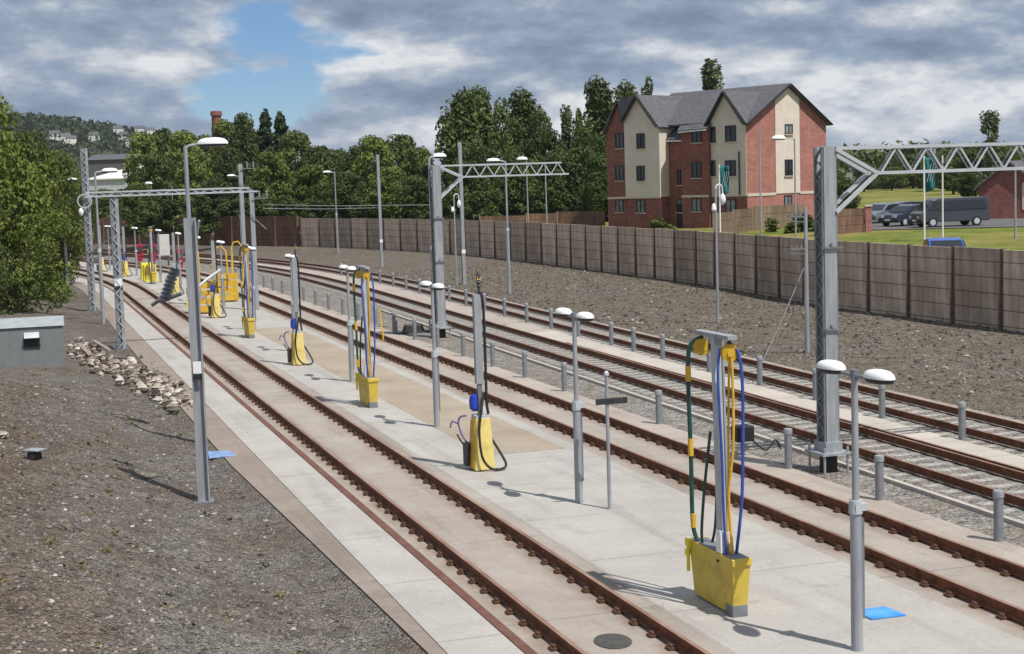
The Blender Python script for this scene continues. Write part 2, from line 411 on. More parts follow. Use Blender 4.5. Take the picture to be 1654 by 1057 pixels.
# ------------------------------------------------------------------ mesh building
class MB:
    def __init__(s): s.v = []; s.f = []; s.mi = []; s.k = 0
    def quad(s, a, b, c, d):
        i = len(s.v); s.v += [tuple(a), tuple(b), tuple(c), tuple(d)]; s.f.append((i, i+1, i+2, i+3)); s.mi.append(s.k)
    def poly(s, pts):
        i = len(s.v); s.v += [tuple(p) for p in pts]; s.f.append(tuple(range(i, i+len(pts)))); s.mi.append(s.k); return s
    def hexa(s, p):                                    # 8 points: bottom ring 0-3, top ring 4-7
        i = len(s.v); s.v += [tuple(q) for q in p]
        for f in ((3, 2, 1, 0), (4, 5, 6, 7), (0, 1, 5, 4), (1, 2, 6, 5), (2, 3, 7, 6), (3, 0, 4, 7)):
            s.f.append(tuple(i+k for k in f)); s.mi.append(s.k)
        return s
    def box(s, x0, x1, y0, y1, z0, z1):
        s.hexa([(x0, y0, z0), (x1, y0, z0), (x1, y1, z0), (x0, y1, z0), (x0, y0, z1), (x1, y0, z1), (x1, y1, z1), (x0, y1, z1)]); return s
    def taper(s, x0, x1, y0, y1, z0, X0, X1, Y0, Y1, z1):
        s.hexa([(x0, y0, z0), (x1, y0, z0), (x1, y1, z0), (x0, y1, z0), (X0, Y0, z1), (X1, Y0, z1), (X1, Y1, z1), (X0, Y1, z1)]); return s
    def bar(s, p, q, w, h=None, up=(0, 0, 1)):
        p, q = Vector(p), Vector(q); d = (q-p).normalized(); h = h or w
        u = Vector(up)
        if abs(d.dot(u)) > .98: u = Vector((0, 1, 0))
        a = d.cross(u).normalized()*(w/2); b = a.cross(d).normalized()*(h/2)
        s.hexa([p-a-b, p+a-b, p+a+b, p-a+b, q-a-b, q+a-b, q+a+b, q-a+b]); return s
    def ring(s, c, u, v, n): return [c + u*math.cos(2*math.pi*i/n) + v*math.sin(2*math.pi*i/n) for i in range(n)]
    def tube(s, pts, r, n=8, cap=True):
        pts = [Vector(p) for p in pts]; rs = r if isinstance(r, (list, tuple)) else [r]*len(pts)
        i0 = len(s.v); m = len(pts); prev = None
        for k, p in enumerate(pts):
            d = (pts[min(k+1, m-1)]-pts[max(k-1, 0)]).normalized()
            if prev is None:
                ref = Vector((0, 0, 1)) if abs(d.z) < .9 else Vector((1, 0, 0))
                u = d.cross(ref).normalized()
            else:
                u = (prev - d*prev.dot(d)).normalized()
            prev = u; v = d.cross(u)
            s.v += [tuple(q) for q in s.ring(p, u*rs[k], v*rs[k], n)]
        for k in range(m-1):
            for j in range(n):
                a = i0+k*n+j; b = i0+k*n+(j+1) % n
                s.f.append((a, b, b+n, a+n)); s.mi.append(s.k)
        if cap:
            s.f.append(tuple(i0+j for j in reversed(range(n)))); s.mi.append(s.k)
            s.f.append(tuple(i0+(m-1)*n+j for j in range(n))); s.mi.append(s.k)
        return s
    def cyl(s, x, y, z0, z1, r, r2=None, n=12): return s.tube([(x, y, z0), (x, y, z1)], [r, r if r2 is None else r2], n)
    def lathe(s, c, prof, n=16, ax=(1, 1)):            # prof: (radius, z); ax scales x, y
        i0 = len(s.v); m = len(prof)
        for r, z in prof:
            for j in range(n):
                a = 2*math.pi*j/n; s.v.append((c[0]+ax[0]*r*math.cos(a), c[1]+ax[1]*r*math.sin(a), c[2]+z))
        for k in range(m-1):
            for j in range(n):
                a = i0+k*n+j; b = i0+k*n+(j+1) % n; s.f.append((a, b, b+n, a+n)); s.mi.append(s.k)
        s.f.append(tuple(i0+j for j in reversed(range(n)))); s.mi.append(s.k)
        s.f.append(tuple(i0+(m-1)*n+j for j in range(n))); s.mi.append(s.k)
        return s
    def prism(s, pts, d):                              # planar polygon pts swept by vector d
        d = Vector(d); P = [Vector(p) for p in pts]; n = len(P)
        s.poly(P[::-1]); s.poly([p+d for p in P])
        for i in range(n):
            a, b = P[i], P[(i+1) % n]; s.quad(a, b, b+d, a+d)
        return s
    def build(s, name, m, parent=None, smooth=False, bevel=0):
        me = bpy.data.meshes.new(name); me.from_pydata(s.v, [], s.f)
        ms = m if isinstance(m, (list, tuple)) else [m]
        for x in ms: me.materials.append(x)
        if len(ms) > 1: me.polygons.foreach_set('material_index', s.mi)
        bm = bmesh.new(); bm.from_mesh(me)
        bmesh.ops.remove_doubles(bm, verts=bm.verts, dist=.0004) if len(s.v) < 60000 else None
        bmesh.ops.recalc_face_normals(bm, faces=bm.faces)
        bm.to_mesh(me); bm.free()
        if smooth:
            me.polygons.foreach_set('use_smooth', [True]*len(me.polygons))
            try: me.set_sharp_from_angle(angle=R(40))
            except Exception: pass
        o = bpy.data.objects.new(name, me); COL.objects.link(o)
        if bevel:
            b = o.modifiers.new('bevel', 'BEVEL'); b.width = bevel; b.segments = 2; b.limit_method = 'ANGLE'
        if parent is not None: o.parent = parent
        return o
def grid_mesh(name, xs, ys, fn, m, keep=None, smooth=True):
    v = []; f = []
    for i, a in enumerate(xs):
        for b in ys: v.append(tuple(fn(a, b)))
    k = len(ys)
    for i in range(len(xs)-1):
        for j in range(k-1):
            if keep is None or keep(xs[i], xs[i+1], ys[j], ys[j+1]): f.append((i*k+j, i*k+j+1, (i+1)*k+j+1, (i+1)*k+j))
    me = bpy.data.meshes.new(name); me.from_pydata(v, [], f); me.materials.append(m)
    bm = bmesh.new(); bm.from_mesh(me)
    bmesh.ops.delete(bm, geom=[q for q in bm.verts if not q.link_faces], context='VERTS')
    bmesh.ops.recalc_face_normals(bm, faces=bm.faces)
    if sum(q.normal.z for q in bm.faces) < 0: bmesh.ops.reverse_faces(bm, faces=bm.faces)
    bm.to_mesh(me); bm.free()
    if smooth: me.polygons.foreach_set('use_smooth', [True]*len(me.polygons))
    o = bpy.data.objects.new(name, me); COL.objects.link(o); return o

def tag(o, label=None, cat=None, group=None, kind=None):
    if label: o['label'] = label
    if cat: o['category'] = cat
    if group: o['group'] = group
    if kind: o['kind'] = kind
    return o
def thing(name, label, cat, loc=(0, 0, 0), rz=0.0, group=None):
    o = bpy.data.objects.new(name, None); COL.objects.link(o); o.empty_display_size = .3
    o.location = loc; o.rotation_euler = (0, 0, rz)
    return tag(o, label, cat, group)
def copy_tree(o, parent=None):
    c = o.copy(); COL.objects.link(c)
    if parent is not None: c.parent = parent
    for ch in list(o.children): copy_tree(ch, c)
    return c
class Kind:
    """builds a kind of thing once, then hands out copies of the thing and each of its parts"""
    def __init__(s, make): s.make = make; s.first = None
    def put(s, loc, rz, label, group=None):
        if s.first is None: o = s.first = s.make()
        else: o = copy_tree(s.first)
        o.location = loc; o.rotation_euler = (0, 0, rz); o['label'] = label
        if group: o['group'] = group
        return o
ORD = ['nearest', 'second', 'third', 'fourth', 'fifth', 'sixth', 'seventh', 'eighth', 'ninth', 'tenth', 'eleventh', 'twelfth', 'thirteenth', 'fourteenth', 'fifteenth',
       'sixteenth', 'seventeenth', 'eighteenth', 'nineteenth', 'twentieth', 'twenty-first', 'twenty-second', 'twenty-third', 'twenty-fourth', 'twenty-fifth', 'twenty-sixth', 'twenty-seventh', 'twenty-eighth', 'twenty-ninth', 'thirtieth']

# ================================================================== GROUND
def frange(a, b, d):
    o = []; x = a
    while x < b-1e-6: o.append(x); x += d
    o.append(b); return o
def strip(name, na, nb, s0, s1, z, m, ds=2.0, label=None, cat=None, kind='structure', thick=0.0):
    """a paved sheet following the tracks between two offsets; na/nb may be functions of s"""
    fa = na if callable(na) else (lambda s: na); fb = nb if callable(nb) else (lambda s: nb)
    ss = frange(s0, s1, ds)
    b = MB()
    for a, c in zip(ss[:-1], ss[1:]):
        p = [W(a, fa(a), z), W(a, fb(a), z), W(c, fb(c), z), W(c, fa(c), z)]
        b.quad(*p)
        if thick:
            q = [x - Vector((0, 0, thick)) for x in p]
            b.quad(p[0], p[3], q[3], q[0]); b.quad(p[1], q[1], q[2], p[2])
    o = b.build(name, m)
    if kind: o['kind'] = kind
    if label: tag(o, label, cat)
    return o

SS = frange(-30, 14, 4)[:-1] + frange(14, 60, .5)[:-1] + frange(60, 110, 1.0)[:-1] + frange(110, 210, 3)
NL = frange(-70, -10, 6)[:-1] + frange(-10, -2, 1)[:-1] + frange(-2, 4.4, .3)
NL = [(n, 0) for n in NL] + [(4.48, .1), (4.5, .4), (4.5, .7), (4.5, 1.0)]
def nl(s, q): return q[0] if q[1] == 0 else lerp(4.42, ko(s)-.03, q[1])
left = grid_mesh('ground', SS, NL, lambda s, q: W(s, nl(s, q), terr_sn(s, nl(s, q))), GR_LEFT); left['kind'] = 'structure'
TR = [0, .12, .25, .4, .55, .7, .82, .92, 1.0]
TR = [i/22 for i in range(23)]
def bank_pt(s, t):
    nb, nw = c4(s)+1.7, nwall(s)+.1
    n = nb+(nw-nb)*t; return W(s, n, terr_sn(s, n))
bk = grid_mesh('embankment', frange(-10, 120, .8)[:-1]+frange(120, 290, 3), TR, bank_pt, GR_BANK); bk['kind'] = 'structure'
def up_pt(s, d):
    n = nwall(s)+.14+d; return W(s, n, terr_sn(s, n+.05))
up = grid_mesh('grass', frange(-40, 110, 4)[:-1]+frange(110, 420, 8), [0, 2, 4, 7, 10, 13, 16, 20, 26, 34, 45, 60, 80, 110, 150, 200, 260, 340, 430, 560], up_pt, GRASS); up['kind'] = 'structure'
far = MB(); far.quad((-5000, -300, -1.5), (5000, -300, -1.5), (5000, 6000, -1.5), (-5000, 6000, -1.5)); far = far.build('far_ground', FARLAND); far['kind'] = 'structure'

SE, SB = 12.0, 215.0
strip('track_bed', 5.5, lambda s: c4(s)+1.85, -20, SB, -.012, GR_BALL)
strip('kerb_gap', lambda s: ko(s)-.045, lambda s: ko(s)+.01, -10, SB, .004, BLACK)
strip('kerb', lambda s: ko(s), 5.44, -10, SB, .03, CO_KERB, thick=.06)
strip('path', 5.47, 6.47, -10, SB, .012, CO_LIGHT, thick=.04)
strip('slab', 6.40, 9.12, -10, SB, 0.0, CO_SLAB)
strip('apron', 9.10, 13.02, -10, SB, .004, CO_PLAT)
strip('service_path', 9.14, 10.62, -10, 118, .008, CO_LIGHT)
strip('paving', 13.0, 15.35, -10, SB, .001, CO_SLAB)
strip('paved_edge', 15.33, 16.28, -10, SB, .005, CO_PINK)
tp = MB()
for a, b in zip(frange(34.4, 72, 1.6)[:-1], frange(34.4, 72, 1.6)[1:]): tp.quad(W(a, 10.64, .009), W(a, 12.66, .009), W(b, 12.66, .009), W(b, 10.64, .009))
tp = tp.build('tan_paving', CO_TAN); tp['kind'] = 'structure'
strip('walkway', lambda s: c3(s)+1.35, lambda s: c4(s)-1.3, -10, 62, .02, CO_WALK, thick=.08)
strip('far_walkway', lambda s: c3(s)+1.35, lambda s: c4(s)-1.25, 62, SB, .018, CO_PINK, thick=.08)
strip('cess_path', lambda s: c4(s)+1.15, lambda s: c4(s)+1.55, -10, SB, .03, CO_PINK, thick=.08)
strip('rust_red_strip', 6.46, 6.61, -10, 130, .03, STRIP, label='rust red strip laid in the pale path along the left track', cat='ground strip', kind=None, thick=.03)
strip('cable_trough', lambda s: 17.15+.022*(s-20), lambda s: 17.27+.022*(s-20), 14, 78, .07, CO_WALK, label='low pale concrete cable trough running through the grey ballast', cat='cable trough', kind=None, thick=.12)

# ================================================================== TRACKS
def sweep(name, prof, path, m, parent, mats=None):
    """prof: closed section [(across, up)], path: [(point, heading)]"""
    b = MB(); k = len(prof); rings = []
    for p, h in path:
        nx, ny = math.cos(h), math.sin(h)
        rings.append([Vector((p.x+a*nx, p.y+a*ny, p.z+z)) for a, z in prof])
    for r0, r1 in zip(rings[:-1], rings[1:]):
        for i in range(k):
            b.k = mats[i] if mats else 0
            b.quad(r0[i], r0[(i+1) % k], r1[(i+1) % k], r1[i])
    b.k = 0; b.poly(rings[0]); b.poly(rings[-1][::-1])
    return b.build(name, m, parent)
RAILP = [(-.07, 0), (.07, 0), (.07, .016), (.012, .036), (.012, .118), (.036, .130), (.036, .166), (-.036, .166), (-.036, .130), (-.012, .118), (-.012, .036), (-.07, .016)]
RAILM = [0, 0, 0, 0, 0, 0, 1, 0, 0, 0, 0, 0]
def clip_mb():
    b = MB(); b.box(-.17, .17, -.075, .075, 0, .03)
    for sx in (-1, 1):
        b.box(sx*.11-.025, sx*.11+.025, -.045, .045, .03, .065); b.cyl(sx*.14, 0, .03, .085, .018, n=6)
    return b
CLIP_ME = None
def railway_track(label, cfun, s0, s1, kind, dz):
    t = thing('railway_track', label, 'railway track', W(20, cfun(20)), HA, 'railway tracks')
    inv = Matrix.Translation(t.location) @ Matrix.Rotation(HA, 4, 'Z'); inv.invert()
    ss = frange(s0, s1, 2.5)
    for sg in (-1, 1):
        path = [(inv @ W(s, cfun(s)+sg*.7525, dz), heading(s)-HA) for s in ss]
        sweep('rail', RAILP, path, [RUST, RUST_TOP], t, RAILM)
    def place(me, name, lst, m, base):
        first = None
        for s, n, z in lst[:100]:
            o = bpy.data.objects.new(name, me); COL.objects.link(o); o.parent = t
            o.location = inv @ W(s, n, z); o.rotation_euler = (0, 0, heading(s)-HA)
        rest = MB()
        for s, n, z in lst[100:]:
            c = inv @ W(s, n, z); h = heading(s)-HA
            for f in base.f:
                pts = []
                for i in f:
                    x, y, zz = base.v[i]; pts.append((c.x+x*math.cos(h)-y*math.sin(h), c.y+x*math.sin(h)+y*math.cos(h), c.z+zz))
                rest.poly(pts)
        if lst[100:]: rest.build(name+'s_beyond', m, t)['kind'] = 'stuff'
    if kind == 'slab':
        base = clip_mb(); lst = []
        s = s0+.4
        while s < 96:
            for sg in (-1, 1): lst.append((s, cfun(s)+sg*.7525, .012))
            s += .65
        lst = [q for q in lst if q[0] > 17.0] + [q for q in lst if q[0] <= 17.0]
        tmp = base.build('rail_chair', RUST_CLIP); me = tmp.data; bpy.data.objects.remove(tmp)
        place(me, 'rail_chair', lst, RUST_CLIP, base)
    else:
        base = MB().box(-1.25, 1.25, -.13, .13, -.1, .03); lst = []
        s = s0+.4
        while s < 130: lst.append((s, cfun(s), dz-.078)); s += .65
        lst = [q for q in lst if q[0] > 22] + [q for q in lst if q[0] <= 22]
        tmp = base.build('sleeper', SLEEPER); me = tmp.data; bpy.data.objects.remove(tmp)
        place(me, 'sleeper', lst, SLEEPER, base)
    return t
railway_track('left track of rusty rails on the slab between pale path and yellow hose stands', c1, 8, SB, 'slab', .045)
railway_track('rusty slab track between the lamp apron and the first row of bollards', c2, 8, SB, 'slab', .045)
railway_track('ballasted track just beyond the lattice masts, with a loose rail beside it', c3, 10, SB, 'ballast', .045)
railway_track('farthest track, at the foot of the brown gravel embankment', c4, 10, SB, 'ballast', .045)
lr = sweep('loose_rail', RAILP, [(W(s, c3(s)+lerp(1.16, 1.0, (s-10)/50)), HA) for s in frange(10, 56, 3)], [RUST, RUST_TOP], None, RAILM)
tag(lr, 'spare rusty rail lying beside the third track along the walkway', 'rail')

# ================================================================== LAMPS
def lamp_head(b_dome, b_lens, c, L, Wd, H, ay):
    """a rounded enamel canopy over a dark tray; ay True: long axis along y"""
    n = 20; prof = [(1.0, 0), (.985, .22), (.90, .52), (.72, .80), (.42, .96), (.1, 1.0)]
    ax = (Wd/2, L/2) if ay else (L/2, Wd/2)
    b_dome.lathe(c, [(r, z*H) for r, z in prof], n, ax)
    b_lens.lathe((c[0], c[1], c[2]-.012), [(.55, -.06), (.86, -.045), (.95, 0.0), (.95, .01)], n, ax)
def make_platform_lamp():
    t = thing('platform_lamp', '', 'lamp', group='double headed lamps down the apron')
    b = MB(); b.cyl(0, 0, 0, .015, .095); b.cyl(0, 0, .015, 1.92, .082, .078, 14); b.build('lower_pole', GALV, t, True)
    b = MB(); b.box(.06, .10, -.05, .05, .45, 1.85); b.build('hinge_channel', GALV_D, t)
    b = MB(); b.cyl(0, 0, 1.92, 2.10, .098, .09, 14); b.box(-.05, .13, -.09, .09, 1.96, 2.06); b.build('collar', GALV_L, t, True)
    b = MB(); b.cyl(0, 0, 2.1, 3.84, .050, .044, 12); b.build('upper_pole', GALV, t, True)
    b = MB(); b.tube([(0, -.36, 3.83), (0, 0, 3.80), (0, .36, 3.83)], .028, 8); b.cyl(0, 0, 3.76, 3.90, .06, n=10); b.build('cross_arm', GALV_D, t, True)
    for sg in (-1, 1):
        d, l = MB(), MB(); lamp_head(d, l, (0, sg*.61, 3.85), .61, .32, .11, True)
        h = d.build('lamp_head', WHITE, t, True); l.build('lamp_tray', DARK, h, True)
    return t
LAMP = Kind(make_platform_lamp)
lamp_s = [17.73, 28.4, 39.18, 49.9, 60.6, 71.3, 82.0, 92.7, 103.4, 114.1, 124.8, 135.5]
lamp_lab = ['double headed platform lamp nearest the camera, beside the bright blue sheet', 'double headed platform lamp just left of the small black nameplate post',
            'double headed platform lamp standing in front of the middle lattice mast', 'double headed platform lamp crossing behind the second tall yellow hose stand',
            'double headed platform lamp close behind the black hose pump with dark post', 'double headed platform lamp beside the third hose stand with yellow pulleys',
            'double headed platform lamp just past the orange yellow crates', 'double headed platform lamp with head beside the grey column top', 'double headed far platform lamp beside the white control cabinet',
            'double headed far platform lamp next to a red reel cabinet', 'double headed far platform lamp between red cabinet and lattice mast', 'farthest double headed platform lamp, close to the left mast row']
for s, lb in zip(lamp_s, lamp_lab): LAMP.put(W(s, 10.72), heading(s), lb)

def make_tall_lamp():
    t = thing('tall_lamp', '', 'lamp post', group='tall single headed lamp posts')
    MB().cyl(0, 0, 0, 3.7, .105, .10, 14).build('lower_pole', GALV, t, True)
    MB().cyl(0, 0, 3.7, 3.9, .12, .10, 14).build('collar', GALV_L, t, True)
    MB().cyl(0, 0, 3.9, 7.8, .062, .055, 12).build('upper_pole', GALV, t, True)
    MB().tube([(0, 0, 7.74), (.12, 0, 7.80), (.5, 0, 7.84)], .035, 8).build('arm', GALV_L, t, True)
    d, l = MB(), MB(); lamp_head(d, l, (.74, 0, 7.82), .85, .42, .17, False)
    h = d.build('lamp_head', WHITE, t, True); l.build('lamp_tray', DARK, h, True)
    return t
TALL = Kind(make_tall_lamp)
TG = 'tall single headed lamp posts'
def tall(p, rz, lb): return TALL.put(p, rz, lb, TG)
tall(W(40.0, 4.45, terr_sn(40, 4.4)), R(-8), 'tall lamp post rising right behind the near grey column, head over the track')
tall(W(80, 4.3, terr_sn(80, 4.2)), HA, 'tall lamp post with white dome between the two left masts')
tall(W(116, 4.2, terr_sn(116, 4.2)), heading(116), 'distant tall lamp post by the tree edge, left of the portal beam')
p = hit(823, 475); tall(p, HA+math.pi, 'tall lamp post on the bank, its dome just above the middle truss beam')
p = hit(546, 410); tall(p, HA+math.pi, 'tall lamp post on the far bank in front of the timber wall')
tall(W(64.6, 17.75), HA+R(35), 'tall lamp post hidden behind the middle lattice mast, only its head above')
p = W(112, 24.5); tall(Vector((at(386, 296, 150).x, 150, .3)), R(200), 'far tall lamp post left of the portal beam end, before the woods')

# ================================================================== CATENARY MASTS
def lattice_side(b, p0, p1, q0, q1, nseg, w):
    """zig-zag lacing between two edges p0-p1 and q0-q1"""
    p0, p1, q0, q1 = map(Vector, (p0, p1, q0, q1))
    for i in range(nseg):
        a = p0.lerp(p1, i/nseg); c = p0.lerp(p1, (i+1)/nseg); m = q0.lerp(q1, (i+.5)/nseg)
        b.bar(a, m, w, w*.35); b.bar(m, c, w, w*.35)
def box_mast(name, label, loc, rz, h, w, nl, base_z=.35):
    """two plain faces and two laced faces, bolted base"""
    t = thing(name, label, 'catenary mast', loc, rz, 'lattice masts')
    hw = w/2
    b = MB(); b.box(hw*.35, hw, -hw, -hw+.02, base_z, h); b.box(-hw, hw, -hw-.005, -hw+.016, base_z, h)
    c = MB()
    for sx in (-1, 1):
        c.box(sx*hw-.04*(sx > 0), sx*hw+.04*(sx < 0), -hw-.012, hw+.012, base_z, h)
    c.box(-hw+.002, hw-.002, -hw+.03, -hw+.045, base_z, h)
    c.build('channel', GALV, t)
    return t
def truss(parent, x0, x1, z0, z1, w, n, root=None):
    """box truss beam along +x; root=(xr, zlow) adds the raking struts at the mast"""
    bm = bpy.data.objects.new('truss_beam', None); COL.objects.link(bm); bm.parent = parent
    hw = w/2
    xs = x0 if root is None else root[0]
    for sy in (-1, 1):
        MB().bar((x0, sy*hw, z1), (x1-.35, sy*hw, z1), .07).build('top_chord', GALV_L, bm)
        MB().bar((xs, sy*hw, z0), (x1, sy*hw, z0), .07).build('bottom_chord', GALV_L, bm)
        if root:
            MB().bar((root[2], sy*hw, z1-.02), (xs+.03, sy*hw, z0), .075).build('raking_strut', GALV_L, bm)
            MB().bar((root[2], sy*hw, root[1]), (xs+.03, sy*hw, z0), .075).build('raking_strut', GALV_L, bm)
        L = x1-xs
        for i in range(n):
            a = xs+.12+(L-.3)*i/n; c = xs+.12+(L-.3)*(i+1)/n; m = (a+c)/2
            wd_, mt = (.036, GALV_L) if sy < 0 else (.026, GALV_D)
            if sy > 0: a, m, c = a+.16, m+.16, c+.16
            MB().bar((a, sy*hw, z0), (m, sy*hw, z1), wd_).build('lacing_bar', mt, bm)
            if c <= x1: MB().bar((m, sy*hw, z1), (c, sy*hw, z0), wd_).build('lacing_bar', mt, bm)
    b = MB()
    for i in range(n+1):
        a = xs+.12+(L-.3)*i/n; b.bar((a, -hw, z0), (a, hw, z0), .04)
        m = a+(L-.3)/n/2
        if i < n: b.bar((m, -hw, z1), (m, hw, z1), .04)
    b.build('cross_tie', GALV, bm)
    return bm

def lattice_mast(label, loc, h, w, span, lacing, depth, hd=.29):
    """big box mast: plain plates across the track, laced sides along it; cantilever truss over tracks 3 and 4"""
    t = thing('lattice_mast', label, 'catenary mast', loc, HA, 'lattice masts')
    hw = w/2; bz = .45
    b = MB(); b.box(-hw, hw, -hd, -hd+.03, bz, h); b.build('front_plate', GALV, t)
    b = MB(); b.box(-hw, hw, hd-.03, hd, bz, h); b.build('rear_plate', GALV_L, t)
    for sx in (-1, 1):
        l = MB()
        for sy in (-1, 1): l.bar((sx*(hw+.004), sy*(hd-.05), bz), (sx*(hw+.004), sy*(hd-.05), h), .07, .05)
        k = int((h-bz)/.42)
        lattice_side(l, (sx*hw, -hd+.06, bz), (sx*hw, -hd+.06, h), (sx*hw, hd-.06, bz), (sx*hw, hd-.06, h), k, .07)
        l.build('lacing', GALV_D, t)
    b = MB(); b.box(-hw-.22, hw+.22, -hd-.2, hd+.2, bz-.05, bz); b.box(-hw-.06, hw+.06, -hd-.06, hd+.06, bz, bz+.22); 
    for sx in (-1, 1):
        for sy in (-1, 1): b.cyl(sx*(hw+.14), sy*(hd+.13), .0, bz+.12, .028, n=8)
    bp = b.build('base_plate', GALV, t)
    b = MB(); b.cyl(0, 0, -.05, bz-.06, hw*1.35, n=16); b.build('footing', BLACK, t)
    b = MB()
    for z in (h*.44, h*.69): b.box(-hw-.03, hw+.03, -hd-.03, -hd-.005, z, z+.05); b.cyl(0, -hd-.03, z+.05, z+.12, .03, n=8); b.bar((-hw-.03, -hd-.04, z+.02), (hw+.12, -hd-.04, z+.02), .03)
    b.build('clamp', GALV_D, t)
    truss(t, hw, span, h-depth-.02, h-.04, .40, lacing, (hw+1.0, h-1.42, hw))
    return t
gm = W(29.0, 16.86)
GIANT = lattice_mast('largest lattice mast at right, grey truss beam reaching past the frame', gm, 7.12, .29, 7.8, 8, .58, .20)
MID = lattice_mast('middle lattice mast whose truss beam ends before the dark trees', W(62.6, 17.44), 7.42, .33, 6.05, 7, .52, .26)

def make_hmast(h, w, label, loc, rz, group=None, kind='catenary mast', plate=False, turn=False):
    t = thing('catenary_mast', label, kind, loc, rz, group)
    b = MB(); w2 = w/2
    if turn: b.box(-w2, -w2+.03, -w2, w2, 0, h); b.box(w2-.03, w2, -w2, w2, 0, h); b.box(-w2+.03, w2-.03, -.02, .02, 0, h)
    else: b.box(-w2, w2, -w2, -w2+.022, 0, h); b.box(-w2, w2, w2-.022, w2, 0, h); b.box(-.012, .012, -w2+.022, w2-.022, 0, h)
    b.build('column', GALV, t)
    MB().box(-w*.8, w*.8, -w*.8, w*.8, -.25, .02).build('base_plate', GALV_D, t)
    if plate:
        b = MB(); b.box(-.085, .085, -w/2-.03, -w/2-.005, 2.75, 3.0); b.build('number_plate', WHITE, t)
        b = MB(); b.box(-.095, .095, -w/2-.024, -w/2-.004, 2.62, 2.72); b.build('strap', BLACK, t)
    return t
# near left column with its folded cantilever
pl = hit(330, 810)
NM = make_hmast(6.0, .25, 'thick grey H column at left foreground with arm swung back', pl, HA+R(-8), 'plain catenary columns', plate=True, turn=True)
ca = bpy.data.objects.new('cantilever_arm', None); COL.objects.link(ca); ca.parent = NM; ca.location = (0, 0, 0)
def nm(px, py, dy):                                  # a point near the column, in the column's own axes
    P = at(px, py, pl.y+dy); q = P-pl; c_, s_ = math.cos(HA+R(-8)), math.sin(HA+R(-8))
    return Vector((q.x*c_+q.y*s_, -q.x*s_+q.y*c_, q.z))
MB().tube([nm(322, 357, .2), nm(300, 398, .8), nm(284, 432, 1.2)], .025, 8).build('stay_tube', GALV_L, ca, True)
MB().tube([nm(322, 357, .2), nm(312, 420, .1), nm(311, 470, .1)], .02, 8).build('drop_rod', GALV_D, ca, True)
b = MB()
A_, B_ = nm(284, 430, 1.2), nm(266, 482, 1.5)
pts_ = [A_.lerp(B_, k/16) for k in range(17)]
b.tube(pts_, [.05 if k % 2 else .125 for k in range(17)], 10)
b.build('insulator', GALV_D, ca, True)
MB().tube([nm(294, 474, 1.3), nm(268, 484, 1.5), nm(256, 486, 1.6), nm(246, 493, 1.7)], .045, 8).build('registration_arm', GALV_D, ca, True)
MB().tube([nm(318, 466, .1), nm(336, 450, .2), nm(356, 436, .6)], .03, 8).build('bracket_tube', GALV_L, ca, True)
MB().tube([nm(316, 515, .1), nm(326, 470, .2)], .022, 8).build('lower_tube', GALV, ca, True)

# double channel masts of the left row, one carrying the portal beam
def channel_mast(label, loc, h, w, laced=True):
    t = thing('channel_mast', label, 'catenary mast', loc, HA, 'laced channel masts')
    for sx in (-1, 1):
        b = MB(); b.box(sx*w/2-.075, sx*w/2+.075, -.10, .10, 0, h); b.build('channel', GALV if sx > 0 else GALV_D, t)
    l = MB(); k = int(h/.55)
    for y in (-.094, .094): lattice_side(l, (-w/2, y*1.06, .1), (-w/2, y*1.06, h-.1), (w/2, y*1.06, .1), (w/2, y*1.06, h-.1), k, .09)
    l.build('lacing', GALV_L, t)
    MB().box(-w/2+.076, w/2-.076, -.02, .02, .05, h-.02).build('web_plate', GALV, t)
    b = MB(); b.box(-w/2-.18, w/2+.18, -.26, .26, -.3, .05)
    for sx in (-1, 1): b.cyl(sx*(w/2+.1), -.2, .05, .2, .03, n=8); b.cyl(sx*(w/2+.1), .2, .05, .2, .03, n=8)
    b.build('base_plate', GALV_D, t)
    return t
pm = hit(150, 503)
CM1 = channel_mast('tall laced channel mast with tensioning wheel at the left tree edge', pm, at(130, 240, pm.y).z-pm.z, .26)
hz = at(135, 325, pm.y).z-pm.z
b = MB()
for k in range(24):
    a0, a1 = 2*math.pi*k/24, 2*math.pi*(k+1)/24
    b.bar((.38*math.cos(a0), 0, .38*math.sin(a0)), (.38*math.cos(a1), 0, .38*math.sin(a1)), .07)
wh = b.build('tension_wheel', GALV_L, CM1); wh.location = (-.12, -.3, hz)
b = MB(); b.lathe((0, 0, 0), [(.06, 0), (.12, .1), (.14, .22), (.12, .36), (.05, .45)], 12); o = b.build('balance_weight', WHITE, CM1, True); o.location = (-.35, -.35, hz-.85)
b = MB(); b.bar((0, -.1, hz-3.0), (1.5, -.9, hz-1.9), .07); b.bar((0, -.1, hz-3.3), (1.1, -.9, hz-3.1), .06); b.build('bracket', GALV_D, CM1)
p2 = hit(197, 565)
h2 = at(180, 318, p2.y).z-p2.z
PM = channel_mast('laced channel mast with white plate holding up the long portal beam', p2, h2, .21)
MB().box(-.16, .16, -.125, -.098, h2*.42, h2*.42+.30).build('number_plate', WHITE, PM)
MB().box(-.17, .17, -.12, .12, h2*.42-.16, h2*.42-.06).build('strap', BLACK, PM)
truss(PM, -1.15, 6.1, h2+.03, h2+.20, .24, 9)

